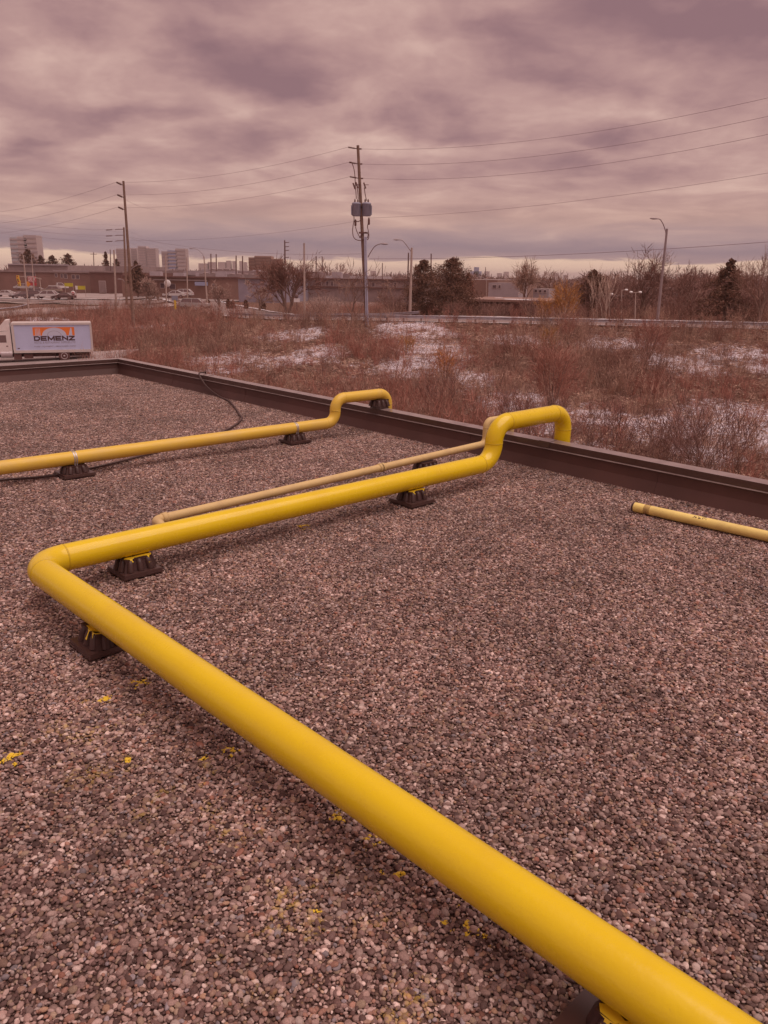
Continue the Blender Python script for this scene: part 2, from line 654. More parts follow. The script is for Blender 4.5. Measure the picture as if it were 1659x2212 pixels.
NT_ = 4
tcol = bpy.data.collections.new('pebble_tiles')
for k in range(NT_):
    o = bpy.data.objects.new('tile_%d' % k, gravel_tile(k))
    tcol.objects.link(o)
# points of the tile grid, in roof axes
pts, rots, ids = [], [], []
ang0 = math.atan2(pd.y, pd.x)
v = 0.15 + TILE / 2
jj = 0
while v < LV - 1:
    u = 0.15 + TILE / 2
    while u < LU - 1:
        p = RP(u, v)
        if p.y > -1.6:
            pts.append(p); rots.append(ang0 + random.choice((0, .5, 1, 1.5)) * math.pi); ids.append(random.randrange(NT_))
        u += TILE
    v += TILE
gm = bpy.data.meshes.new('gravel')
gm.from_pydata([tuple(p) for p in pts], [], [])
gm.materials.append(pm)
gm.attributes.new('turn', 'FLOAT', 'POINT').data.foreach_set('value', rots)
gm.attributes.new('pick', 'INT', 'POINT').data.foreach_set('value', ids)
gravel = obj('gravel', gm)
tag(gravel, kind='stuff', label='rounded grey and pinkish roof gravel covering the flat roof', cat='gravel')
ng = bpy.data.node_groups.new('scatter_tiles', 'GeometryNodeTree')
ng.interface.new_socket('Geometry', in_out='INPUT', socket_type='NodeSocketGeometry')
ng.interface.new_socket('Geometry', in_out='OUTPUT', socket_type='NodeSocketGeometry')
gi = ng.nodes.new('NodeGroupInput'); go = ng.nodes.new('NodeGroupOutput')
iop = ng.nodes.new('GeometryNodeInstanceOnPoints')
ci = ng.nodes.new('GeometryNodeCollectionInfo')
ci.inputs['Collection'].default_value = tcol
ci.inputs['Separate Children'].default_value = True
ci.inputs['Reset Children'].default_value = True
iop.inputs['Pick Instance'].default_value = True
na = ng.nodes.new('GeometryNodeInputNamedAttribute'); na.data_type = 'INT'; na.inputs[0].default_value = 'pick'
nb = ng.nodes.new('GeometryNodeInputNamedAttribute'); nb.data_type = 'FLOAT'; nb.inputs[0].default_value = 'turn'
cx = ng.nodes.new('ShaderNodeCombineXYZ')
ng.links.new(gi.outputs[0], iop.inputs['Points'])
ng.links.new(ci.outputs[0], iop.inputs['Instance'])
ng.links.new(na.outputs[0], iop.inputs['Instance Index'])
ng.links.new(nb.outputs[0], cx.inputs[2])
ng.links.new(cx.outputs[0], iop.inputs['Rotation'])
ng.links.new(iop.outputs[0], go.inputs[0])
md = gravel.modifiers.new('scatter', 'NODES'); md.node_group = ng

# ------------------------------------------------------------------ gas pipes
YEL = C(232, 190, 44, 1.0)


def paint(name, base, dirt, dirt_amt, rough=0.28, coat=0.35, scale=1.0):
    m = bpy.data.materials.new(name); m.use_nodes = True
    t = NT(m.node_tree); b = m.node_tree.nodes['Principled BSDF']
    g = t.n('ShaderNodeNewGeometry').outputs['Position']
    n_ = t.noise(g, 3.0 * scale, 5, 0.65, 0.3)
    c = t.mix(t.math('MULTIPLY', t.smooth(n_, 0.42, 0.72), dirt_amt), base, dirt)
    n2_ = t.noise(g, 34 * scale, 4, 0.7, 0.2)
    c = t.mix(t.math('MULTIPLY', t.smooth(n2_, 0.63, 0.72), min(1, dirt_amt * 1.1)), c, dirt)
    t.link(c, b.inputs['Base Color'])
    r = t.smooth(t.noise(g, 7, 4, 0.6), 0.3, 0.7, rough - 0.06, rough + 0.12)
    t.link(r, b.inputs['Roughness'])
    b.inputs['Coat Weight'].default_value = coat
    b.inputs['Specular IOR Level'].default_value = 0.35
    b.inputs['Coat Roughness'].default_value = 0.13
    bn = t.n('ShaderNodeBump'); bn.inputs['Strength'].default_value = 0.08; bn.inputs['Distance'].default_value = 0.01
    t.link(t.noise(g, 60, 3, 0.6), bn.inputs['Height']); t.link(bn.outputs[0], b.inputs['Normal'])
    return m


M_yel = paint('bright_yellow_paint', (0.80, 0.56, 0.007), (0.70, 0.45, 0.018), 0.40, 0.24, 0.32)
M_yel2 = paint('weathered_yellow_paint', (0.76, 0.50, 0.065), (0.62, 0.42, 0.14), 0.5, 0.38, 0.15)
M_tan = paint('faded_yellow_paint', (0.66, 0.475, 0.215), (0.42, 0.27, 0.15), 0.45, 0.55, 0.0, 1.6)
M_old = paint('old_scuffed_yellow_paint', (0.90, 0.71, 0.23), (0.50, 0.33, 0.13), 0.42, 0.5, 0.0, 1.4)
M_rust = mat('rusty_black_steel', C(92, 60, 54), 0.8, 0.0, 0.35, 30)


M_weld = paint('yellow_paint_over_weld', (0.66, 0.45, 0.012), (0.46, 0.29, 0.03), 0.5, 0.4, 0.1)


def pipe_run(root, pts, R, r, m, n=32, seam=True, cap_first=True):
    """parts: straight pipes, elbows, weld seams along a filleted line"""
    pts = [Vector(p) for p in pts]
    cur = pts[0]
    for k in range(1, len(pts)):
        if k < len(pts) - 1:
            t1 = (pts[k] - pts[k - 1]).normalized(); t2 = (pts[k + 1] - pts[k]).normalized()
            ang = t1.angle(t2)
            Rk = R[k - 1] if hasattr(R, '__len__') else R
            tl = Rk * math.tan(ang / 2)
            s = pts[k] - t1 * tl; e = pts[k] + t2 * tl
            if (s - cur).length > 0.02:
                MB().sweep([cur, s], r, n).buildw('straight_pipe', m, root)
            nn = (t2 - t1 * t1.dot(t2)).normalized()
            cen = s + nn * Rk
            arc = []
            for q in range(13):
                a = ang * q / 12
                arc.append(cen - nn * Rk * math.cos(a) + t1 * Rk * math.sin(a))
            MB().sweep(arc, r * 1.006, n).buildw('elbow', m, root)
            if seam:
                for p, d in ((s, t1), (e, t2)):
                    MB().lathe(p, [(r * .98, -.006), (r * 1.022, -.004), (r * 1.034, 0), (r * 1.022, .004), (r * .98, .006)], n, d).buildw('weld_seam', M_weld if m is M_yel else m, root)
            cur = e
        else:
            MB().sweep([cur, pts[k]], r, n).buildw('straight_pipe', m, root)


uA = Vector((0.731, 0.682, 0)).normalized()
uB = Vector((0.693, -0.721, 0)).normalized()
ZP = 0.20; RPI = 0.0745


def hit_outer(p, d):
    """distance along d from p to the outer face of the long parapet"""
    return -((p - corner).dot(nin)) / d.dot(nin)


Ep = Vector((-1.866, 3.920, ZP))
sOut = hit_outer(Ep, uA)
p1 = thing('gas_pipe', 'thick bright yellow gas pipe that turns at a left elbow and climbs over the parapet', 'pipe', (Ep.x, Ep.y, 0))
sR = 3.805
ZT = 0.525
top_ = Ep + uA * sR; top_.z = ZT
drp = Ep + uA * (sOut + 0.088); drp.z = ZT
M_band = paint('grimy_paint_band', (0.66, 0.46, 0.14), (0.14, 0.075, 0.05), 0.9, 0.6, 0.0, 2.4)
pipe_run(p1, [Ep + uB * 8.0, Ep, Ep + uA * sR, top_, drp, drp - up * 3.2], [0.17, 0.162, 0.162, 0.162], RPI, M_yel, 40)
# clean weld joints along the near run
for s in (0.86,):
    MB().lathe(Ep + uB * s, [(RPI * .98, -.005), (RPI * 1.005, -.003), (RPI * 1.010, 0), (RPI * 1.005, .003), (RPI * .98, .005)], 40, uB).buildw('weld_seam', M_yel, p1)

# second, thinner yellow line
A2 = Vector((-1.863, 7.267, 0.17))
u2 = Vector((0.75, 0.661, 0)).normalized()
s2 = hit_outer(A2, u2)
r2 = 0.058
q_r = onz(712, 885, 0.3)
sR2 = 3.40 - (A2 - Vector((-3.13, 6.228, 0.17))).length
top2 = A2 + u2 * sR2; top2.z = 0.425
drp2 = A2 + u2 * (s2 + 0.064); drp2.z = 0.425
p2 = thing('gas_pipe', 'yellow gas pipe further back with silver strap clamps and a hump over the parapet', 'pipe', (A2.x, A2.y, 0))
pipe_run(p2, [A2 - u2 * 6, A2 + u2 * sR2, top2, drp2, drp2 - up * 3.2], 0.120, r2, M_yel2, 28)

# thin faded line behind the thick one
l3 = Vector((-1.545, 5.03, 0.105)); e3 = Vector((0.935, 7.31, 0.19))
u3 = (e3 - l3).normalized()
u3h = Vector((u3.x, u3.y, 0)).normalized()
p3 = thing('gas_pipe', 'thin faded tan pipe running just behind the thick yellow pipe', 'pipe', (l3.x, l3.y, 0))
r3 = 0.031
s3 = hit_outer(e3, u3h)
e3b = e3 + u3h * 0.02
t3 = e3b + up * 0.215
d3 = Vector((e3.x, e3.y, t3.z)) + u3h * (s3 + 0.036)
sidev = Vector((u3h.y, -u3h.x, 0))
pipe_run(p3, [l3 + sidev * 0.16 - up * 0.1, l3 + sidev * 0.10, l3, e3b, t3, d3, d3 - up * 3.0], [0.03, 0.062, 0.062, 0.062, 0.062], r3, M_tan, 20)
for s in (0.012, 1.98, 2.0):
    MB().lathe(l3 + u3 * (0.07 + s), [(r3, -.02), (r3 * 1.22, -.018), (r3 * 1.22, .018), (r3, .02)], 20, u3).buildw('coupling', M_tan, p3)

# loose pipe lying on the gravel by the parapet
a4 = onz(1366, 1094, 0.055); b4 = onz(1659, 1158.5, 0.055)
u4 = (b4 - a4).normalized()
p4 = thing('loose_pipe', 'old scuffed yellow pipe lying loose on the gravel near the parapet', 'pipe', (a4.x, a4.y, 0))
r4 = 0.036
MB().sweep([a4 + u4 * 0.02, a4 + u4 * 3.2], r4, 24).buildw('straight_pipe', M_old, p4)
MB().lathe(a4, [(0.0, 0.0), (0.026, 0.0), (0.034, 0.004), (0.034, 0.03)], 24, u4).buildw('threaded_end', M_rust, p4)
MB().lathe(a4 + u4 * 0.125, [(r4, -.024), (r4 * 1.008, -.022), (r4 * 1.008, .022), (r4, .024)], 24, u4).buildw('dirt_band', M_band, p4)
scr = MB()       # the pen scrawl on top: short strokes
n4 = Vector((u4.y, -u4.x, 0))
if n4.y > 0:
    n4 = -n4
M_ink = mat('black_marker_ink', C(80, 50, 40), 0.7, var=0)
for x0, h0, x1, h1 in ((0, .8, .006, -.6), (.012, .7, .016, -.2), (0.003, .1, .015, .15), (.026, .6, .022, -.8), (.026, .6, .036, .3), (.036, .3, .025, .05),
                       (.045, .5, .043, -.5), (.043, -.5, .055, -.4), (.05, -.9, .062, -1.0), (.062, .5, .060, .1)):
    def on(x, h):
        th = math.radians(60 + 0) - h * 0.42
        return a4 + u4 * (0.475 + x * 1.5) + (up * math.sin(th) + n4 * math.cos(th)) * (r4 + 0.0012)
    p, q = on(x0, h0), on(x1, h1)
    d = (q - p).normalized()
    nrm = ((p - a4) - u4 * (p - a4).dot(u4)).normalized()
    s_ = d.cross(nrm) * 0.0022
    scr.quad(p - s_, q - s_, q + s_, p + s_)
scr.buildw('pen_marks', M_ink, p4)

# ------------------------------------------------------------------ pipe supports
M_blk = mat('black_rubber', C(66, 36, 32, .9), 0.5, 0, 0.15, 25, ior=1.5)
M_blk2 = mat('black_plastic_plate', C(70, 39, 35, .9), 0.34, 0, 0.1, 9, ior=1.7)
M_galv = mat('galvanized_steel', C(190, 164, 160), 0.35, 0.6, 0.12, 20)
M_drip = mat('yellow_paint_drip', (0.80, 0.56, 0.03), 0.3, 0, 0.08, 9)


def support(name, label, loc, rz, h, drips=0, strap_r=0, plate=0.27):
    rt = thing(name, label, 'pipe support', loc, rz, 'rooftop pipe supports')
    MB().box((0, 0, .014), (plate, plate, .008)).build('foam_pad', M_blk2, rt)
    MB().box((0, 0, .0265), (plate * .965, plate * .965, .016), 0, .985).build('base_plate', M_blk2, rt)
    hb = h - .036
    m_ = MB()
    m_.box((0, 0, .034 + hb * .5), (.196, .150, hb), 0, .78)
    for sx in (-1, 1):
        for k in (-1, 0, 1):
            m_.sweep([(k * .062, sx * .073, .033), (k * .055, sx * .064, .035 + hb * .60), (k * .052, sx * .059, .035 + hb * .80), (k * .051, sx * .048, .035 + hb * .93)],
                     [.021, .019, .015, .006], 12)
    for sy in (-1, 1):
        for k in (-.5, .5):
            m_.sweep([(sy * .096, k * .062, .033), (sy * .085, k * .054, .035 + hb * .60), (sy * .080, k * .05, .035 + hb * .80), (sy * .070, k * .05, .035 + hb * .93)],
                     [.021, .019, .015, .006], 12)
    m_.build('rubber_block', M_blk, rt)
    MB().box((0, 0, .035 + hb - .006), (.168, .128, .016)).build('saddle', M_blk, rt)
    if strap_r:
        zc = h + strap_r
        m_ = MB()
        N = 22
        for w0 in (-.011, .007):
            pr = []
            for q in range(N + 1):
                a = math.radians(-40 + 260 * q / N)
                pr.append((math.cos(a), math.sin(a)))
            for q in range(N):
                for (ra, rb) in ((strap_r + .002, strap_r + .002),):
                    (c0, s0), (c1, s1) = pr[q], pr[q + 1]
                    m_.quad((w0, c0 * ra, zc + s0 * ra), (w0 + .010, c0 * ra, zc + s0 * ra), (w0 + .010, c1 * rb, zc + s1 * rb), (w0, c1 * rb, zc + s1 * rb))
        for s_ in (-1, 1):
            for w0 in (-.011, .007):
                m_.box((w0 + .005, s_ * (strap_r * .77), zc - strap_r * .64 - .02), (.010, .003, .05))
        m_.build('strap_clamp', M_galv, rt)
    rnd = random.Random(drips * 7 + 1)
    if drips:
        m_ = MB()
        ztop = .035 + hb
        for k in range(drips):
            # a splash on the top edge and a run that ends in a bead
            y0 = -.0437
            x = rnd.uniform(-.07, .06)
            wd = rnd.uniform(.006, .012); ln = rnd.uniform(.25, .62) * hb
            def onf(x_, f_):
                # front face leans: y from -.0472 (top) to -.059 (bottom); ribs stand proud
                return (x_, -.066 - .028 * min(1, f_ * 1.25), ztop - f_ * hb + .003)
            prev = None
            for q in range(7):
                f_ = ln / hb * q / 6
                wq = wd * (1.7 if q == 0 else .55 if q < 5 else .95)
                cur = (onf(x - wq, f_), onf(x + wq, f_))
                if prev:
                    m_.quad(prev[0], prev[1], cur[1], cur[0])
                prev = cur
            m_.prism([(-.022, -.012), (.018, -.016), (.03, .006), (.008, .014), (-.014, .018), (-.034, .004)], (x, -.05, ztop + .0025), (1, 0, 0), (0, 1, 0), (0, 0, 1), .003)
            if k == 0:
                m_.prism([(-.05, -.01), (.03, -.012), (.052, .002), (.02, .012), (-.03, .01)], (x * .3, -.048, ztop + .0032), (1, 0, 0), (0, 1, 0), (0, 0, 1), .003)
        m_.build('paint_drip', M_drip, rt)
    return rt


angA = math.atan2(uA.y, uA.x); angB = math.atan2(uB.y, uB.x); ang2 = math.atan2(u2.y, u2.x)
hA = ZP - RPI
def near_on(p0, d, q):
    return p0 + d * ((Vector((q[0], q[1], 0)) - Vector((p0.x, p0.y, 0))).dot(d))
def flat(p, z=0.016):
    return (p.x, p.y, z)
support('pipe_support', 'black ribbed block with yellow paint under the thick pipe, right of its elbow', flat(near_on(Ep, uA, (-1.505, 4.365))), angA, hA - .016, 2, plate=.24)
support('pipe_support', 'black paint-streaked block under the thick pipe just before it climbs the parapet', flat(near_on(Ep, uA, (.178, 5.90))), angA, hA - .016, 2, plate=.26)
support('pipe_support', 'black block with long yellow drips under the near diagonal run, left of the pipe', flat(near_on(Ep, uB, (-1.31, 3.39)) + Vector((.03, -.02, 0))), angB, hA - .016, 3, plate=.235)
support('pipe_support', 'black block cut off by the bottom edge under the nearest end of the thick pipe', flat(near_on(Ep, uB, (.615, 1.38))), angB, hA - .016, 2, plate=.34)
h2 = A2.z - r2
support('pipe_support', 'black block with silver strap under the farther yellow pipe, at the left beside the cable', flat(near_on(A2, u2, (-2.66, 6.56))), ang2, h2 - .016, 0, r2)
support('pipe_support', 'black block with silver strap under the farther yellow pipe, nearest its hump', flat(near_on(A2, u2, (-.925, 8.06))), ang2, h2 - .016, 0, r2, plate=.25)
sp = near_on(l3, u3h, (.36, 6.78)); support('pipe_support', 'small black block under the thin faded pipe, glimpsed over the thick pipe', flat(sp), math.atan2(u3.y, u3.x), .118, 0, plate=.22)
sp = near_on(l3, u3h, (-.88, 5.66)); support('pipe_support', 'low black block mostly hidden behind the thick pipe left of centre', flat(sp - Vector((-.06, .12, 0))), math.atan2(u3.y, u3.x), .075, 0, plate=.24)
sp = drp2 - u2 * 0.115
support('pipe_support', 'black block standing on top of the parapet under the farther pipe hump', (sp.x, sp.y, PAR_H - .012), ang2 + math.radians(-4), .425 - r2 - PAR_H + .012, 0, 0, plate=.15)

# ------------------------------------------------------------------ black cable across the gravel
M_cab = mat('black_cable', C(78, 48, 44), 0.5, 0, 0.1, 9)


def spline(P, n=12):
    P = [Vector(p) for p in P]
    P = [P[0] * 2 - P[1]] + P + [P[-1] * 2 - P[-2]]
    out = []
    for k in range(1, len(P) - 2):
        for q in range(n):
            t_ = q / n
            a, b, c, d = P[k - 1], P[k], P[k + 1], P[k + 2]
            out.append(0.5 * ((2 * b) + (c - a) * t_ + (2 * a - 5 * b + 4 * c - d) * t_ * t_ + (3 * b - 3 * c + d - a) * t_ ** 3))
    out.append(P[-2])
    return out


cpts = [onz(x, y, 0.035) for x, y in ((-120, 1050), (0, 1037), (100, 1029), (200, 1011), (330, 978), (470, 937), (520, 908), (516, 893), (497, 868))]
tp_ = onz(458, 806, PAR_H); bt_ = onz(497, 868, .03)
u_t = (tp_ - corner).dot(pd); u_b = (bt_ - corner).dot(pd)
cab = thing('cable', 'black cable snaking across the gravel and over the parapet behind the farther yellow pipe', 'cable', flat(cpts[1], 0))
for u_, v_, z_ in ((u_b * .6 + u_t * .4, .20, .03), (u_b * .3 + u_t * .7, .165, .10), (u_b * .12 + u_t * .88, .148, .20), (u_t, .108, .281), (u_t - .02, .02, .287), (u_t - .05, -.03, .25), (u_t - .06, -.035, -.2), (u_t - .06, -.035, -2.5)):
    cpts.append(RP(u_, v_, z_))
MB().sweep(spline(cpts, 10), 0.0115, 8).buildw('cable_run', M_cab, cab)


# ------------------------------------------------------------------ terrain
NEAR = np.array([(160, 58, -2.8), (60, 77.5, -2.9), (37, 81, -3.0), (-1, 86, -3.0), (-6, 89.5, -3.2), (-10.6, 95, -3.6), (-21, 115, -4.5), (-30, 135, -4.9),
                 (-40, 160, -5.0), (-58, 205, -4.9), (-85, 270, -4.7)], float)
ROADW = 12.5


def resample(P, step):
    out = []
    for a, b in zip(P[:-1], P[1:]):
        n = max(1, int(np.linalg.norm(b[:2] - a[:2]) / step))
        for k in range(n):
            out.append(a + (b - a) * k / n)
    out.append(P[-1])
    return np.array(out)


def smooth_line(P, it):
    P = P.copy()
    for _ in range(it):
        P[1:-1] = P[1:-1] * .5 + (P[:-2] + P[2:]) * .25
    return P


NS = smooth_line(resample(NEAR, 2.0), 14)
TAN = np.gradient(NS[:, :2], axis=0); TAN /= np.linalg.norm(TAN, axis=1)[:, None]
NOR = np.stack([TAN[:, 1], -TAN[:, 0]], 1)          # away from the camera side
if (NOR[len(NOR) // 2] @ np.array([0.3, 1.0])) < 0:
    NOR = -NOR


def sstep(x, a, b):
    t_ = np.clip((x - a) / (b - a), 0, 1)
    return t_ * t_ * (3 - 2 * t_)


class VNoise:
    """value noise for placing things"""

    def __init__(self, seed):
        self.g = np.random.default_rng(seed).random((256, 256))

    def at(self, x, y, scale):
        x = np.asarray(x, float) * scale + 91.3; y = np.asarray(y, float) * scale + 47.9
        xi = np.floor(x).astype(int); yi = np.floor(y).astype(int)
        fx = x - xi; fy = y - yi
        fx = fx * fx * (3 - 2 * fx); fy = fy * fy * (3 - 2 * fy)
        g = self.g
        def G(a, b): return g[a % 256, b % 256]
        return (G(xi, yi) * (1 - fx) + G(xi + 1, yi) * fx) * (1 - fy) + (G(xi, yi + 1) * (1 - fx) + G(xi + 1, yi + 1) * fx) * fy

    def fbm(self, x, y, scale, o=3):
        s = 0; a = 1; tt_ = 0
        for k in range(o):
            s = s + a * self.at(x, y, scale * 2 ** k); tt_ += a; a *= .5
        return s / tt_


vn = VNoise(3)


def road_rel(x, y):
    x = np.asarray(x, float).ravel(); y = np.asarray(y, float).ravel()
    d = np.empty(len(x)); z = np.empty(len(x))
    for i in range(0, len(x), 4000):
        X = x[i:i + 4000, None] - NS[None, :, 0]; Y = y[i:i + 4000, None] - NS[None, :, 1]
        k = np.argmin(X * X + Y * Y, 1)
        r = np.arange(len(k))
        dd = X[r, k] * NOR[k, 0] + Y[r, k] * NOR[k, 1]
        d[i:i + 4000] = dd; z[i:i + 4000] = NS[k, 2]
    return d, z


def terrain(x, y):
    shp = np.shape(x)
    d, zr = road_rel(x, y)
    x = np.asarray(x, float).ravel(); y = np.asarray(y, float).ravel()
    floor = -6.5 + 1.6 * sstep(y, 105, 165)
    nd = np.clip(-d - 1.0, 0, None)
    near = zr - .13 * nd
    k = .8
    near = floor + np.logaddexp(0, (near - floor) / k) * k
    near = near - k * np.log(2) * np.exp(-np.abs(near - floor) * 0) * sstep(nd, 0, 3) * 0.3
    far = zr + (-4.6 - zr) * sstep(d, ROADW + 1, ROADW + 45)
    z = np.where(d < 0, near, far)
    # rough ground on the embankment
    rough = sstep(-d, 1.0, 4.0) * (1 - sstep(-x, 18, 23) * sstep(-y, -100, -85))
    z = z + (vn.fbm(x, y, .22, 3) - .5) * .7 * rough
    return z.reshape(shp)


def tz(x, y):
    return float(terrain(np.array([x]), np.array([y]))[0])


def on_ground(px, py):
    """first hit of the photo ray with the terrain"""
    ys = np.arange(16, 400, .5)
    d = _F + _R * ((px - 829.5) / FPX) - _U * ((py - 1106.0) / FPX)
    P = EYE[None] + d[None] * (ys / d[1])[:, None]
    h = terrain(P[:, 0], P[:, 1])
    k = np.argmax(P[:, 2] < h)
    return Vector((P[k, 0], P[k, 1], h[k]))


xs = np.concatenate([-np.geomspace(75, 5200, 26)[::-1], np.arange(-73, 73, 1.25), np.geomspace(74, 5200, 26)])
ys = np.concatenate([-np.geomspace(8, 400, 8)[::-1], np.arange(-6, 14, 4), np.arange(14, 128, 1.25), np.arange(128, 270, 3), np.geomspace(272, 7000, 30)])
GX, GY = np.meshgrid(xs, ys)
GZ = terrain(GX, GY)
# hollow under our own building so that the ground never meets the roof
SNOW = [(330, 706, 2.2, 1.2), (500, 775, 3.6, 2.2), (470, 800, 2.5, 1.6), (640, 725, 3.5, 3.2), (600, 780, 3.2, 2.2), (690, 760, 2.5, 2), (880, 715, 3.2, 3.4), (930, 760, 3.0, 2.4),
        (900, 795, 2.5, 2.0), (1115, 862, 2.6, 2.2), (1080, 880, 2.0, 1.6), (1300, 900, 3.0, 2.6), (1420, 915, 3.0, 2.6), (1560, 930, 3.4, 2.8), (1640, 905, 3, 2.5),
        (1180, 930, 1.5, 1.2), (1580, 765, 3.0, 2.4), (1480, 790, 3.0, 3.0), (1330, 745, 3.2, 1.5), (1640, 800, 1.8, 1.6), (1250, 975, 1.5, 1.2), (1120, 740, 2.5, 1.5), (1010, 820, 1.6, 1.4),
        (110, 690, 6, 2.0), (1640, 960, 2.2, 2.2), (1480, 950, 2.4, 2.0), (1360, 930, 2.2, 1.8), (1520, 985, 1.6, 1.6)]
SN = [(on_ground(a, b), c, d) for a, b, c, d in SNOW]


def snow_at(x, y):
    s = np.zeros(np.shape(x))
    for p, rx, ry in SN:
        s = np.maximum(s, np.exp(-(((x - p.x) / (rx * 1.15)) ** 2 + ((y - p.y) / (ry * 1.7)) ** 2)))
    s = s * (.55 + .9 * vn.fbm(x, y, .35, 3))
    return np.clip(s + .28 * sstep(vn.fbm(x, y, .12, 3), .55, .75), 0, 1)


nxg, nyg = len(xs), len(ys)
idx = np.arange(nxg * nyg).reshape(nyg, nxg)
FQ = np.stack([idx[:-1, :-1], idx[:-1, 1:], idx[1:, 1:], idx[1:, :-1]], -1).reshape(-1, 4)
sn = snow_at(GX, GY)
dR, _z = road_rel(GX, GY); dR = dR.reshape(GX.shape)
farf = sstep(dR, 0, 25)
sn = sn * (1 - farf) + farf * .30 * sstep(vn.fbm(GX, GY, .03, 3), .45, .62)
lot = (GX < -22) & (GY < 84)
sn = np.where(lot, sn * .25, sn)
tone = np.zeros((nyg, nxg, 3)); tone[..., 0] = sn; tone[..., 1] = vn.fbm(GX, GY, .09, 3)
gm_ = bpy.data.materials.new('winter_ground'); gm_.use_nodes = True
t = NT(gm_.node_tree); b = gm_.node_tree.nodes['Principled BSDF']
b.inputs['Roughness'].default_value = 0.95; b.inputs['Specular IOR Level'].default_value = 0.1
at = t.n('ShaderNodeAttribute', attribute_name='tone')
sp_ = t.n('ShaderNodeSeparateColor'); t.link(at.outputs['Color'], sp_.inputs[0])
pos = t.n('ShaderNodeNewGeometry').outputs['Position']
fine = t.noise(pos, 2.6, 6, 0.72, 0.6)
fine2 = t.noise(t.vmath('MULTIPLY', pos, (1.0, 1.0, 2.0)), 0.9, 5, 0.65, 0.4)
grass = t.ramp(fine, [(0.30, C(82, 52, 45, .85)), (0.45, C(104, 68, 58, .85)), (0.6, C(122, 83, 70, .85)), (0.72, C(142, 102, 86, .85))])
red = t.smooth(t.noise(pos, 0.11, 4, 0.6), 0.45, 0.65)
grass = t.mix(t.math('MULTIPLY', red, 0.3), grass, C(118, 70, 58, .8))
fine3 = t.noise(t.vmath('MULTIPLY', pos, (1.0, 1.0, 1.6)), 7.0, 4, 0.7, 0.8)
thr = t.math('ADD', t.math('ADD', t.math('MULTIPLY', fine, 0.38), t.math('MULTIPLY', fine2, 0.27)), t.math('MULTIPLY', fine3, 0.35))
sm = t.smooth(t.math('ADD', t.math('MULTIPLY', sp_.outputs[0], 0.30), t.math('SUBTRACT', thr, 0.615)), 0.0, 0.07)
t.link(t.mix(sm, grass, C(222, 188, 190)), b.inputs['Base Color'])
bn = t.n('ShaderNodeBump'); bn.inputs['Strength'].default_value = 0.8; bn.inputs['Distance'].default_value = 0.25
t.link(fine, bn.inputs['Height']); t.link(bn.outputs[0], b.inputs['Normal'])
ground = obj('ground', np_mesh('ground', np.stack([GX, GY, GZ], -1).reshape(-1, 3), FQ, gm_, tone.reshape(-1, 3), True))
tag(ground, kind='structure')

M_asph = mat('worn_asphalt', C(138, 104, 98, .95), 0.9, 0, 0.16, 0.35, 0.1, 30)
M_asph2 = mat('pale_yard_asphalt', C(158, 124, 118, .95), 0.9, 0, 0.22, 0.2)
M_snow = mat('old_snow', C(222, 190, 188), 0.8, 0, 0.12, 2.0)
M_curb = mat('pale_concrete', C(176, 142, 132), 0.9, 0, 0.12, 1.0)


def drape(name, rows, m, lift, kind='structure'):
    """sheet over the ground; rows = list of lists of (x,y)"""
    R_ = np.array(rows, float)
    Z = terrain(R_[..., 0], R_[..., 1]) + lift
    n0, n1 = R_.shape[:2]
    ii = np.arange(n0 * n1).reshape(n0, n1)
    F = np.stack([ii[:-1, :-1], ii[:-1, 1:], ii[1:, 1:], ii[1:, :-1]], -1).reshape(-1, 4)
    V = np.concatenate([R_, Z[..., None]], -1).reshape(-1, 3)
    me = np_mesh(name, V, F, m, None, True)
    bm = bmesh.new(); bm.from_mesh(me); bmesh.ops.recalc_face_normals(bm, faces=bm.faces)
    if sum(f_.normal.z for f_ in bm.faces) < 0:
        bmesh.ops.reverse_faces(bm, faces=bm.faces)
    bm.to_mesh(me); bm.free()
    return tag(obj(name, me), kind=kind)


def along_road(offs, i0=0, i1=None):
    return [[(NS[k, 0] + NOR[k, 0] * o, NS[k, 1] + NOR[k, 1] * o) for o in offs] for k in range(i0, i1 or len(NS))]


drape('road', along_road([0.9, 3, 6, 9, ROADW - .6]), M_asph, .10)
rs = random.Random(8)
# ragged snow left along both edges of the road
for (o0, wd, nm) in ((-1.0, 1.1, 'snow_bank'), (ROADW - .4, 1.5, 'snow_bank')):
    rows = []
    for k in range(0, len(NS) - 1):
        for q in (0, .5):
            c = NS[k] * (1 - q) + NS[k + 1] * q
            n_ = NOR[k]
            a = o0 + rs.uniform(0, .25) * wd; e = o0 + wd * rs.uniform(.35, 1)
            rows.append([(c[0] + n_[0] * a, c[1] + n_[1] * a), (c[0] + n_[0] * e, c[1] + n_[1] * e)])
    drape(nm, rows, M_snow, .16)
# side street, driveway to the yard and the yard itself
def ribbon(line, wd, name, m, lift):
    P = smooth_line(resample(np.array([(a, b, 0) for a, b in line], float), 2.5), 8)
    T_ = np.gradient(P[:, :2], axis=0); T_ /= np.linalg.norm(T_, axis=1)[:, None]
    rows = [[(p[0] - t_[1] * o, p[1] + t_[0] * o) for o in np.linspace(-wd / 2, wd / 2, 5)] for p, t_ in zip(P, T_)]
    return drape(name, rows, m, lift)


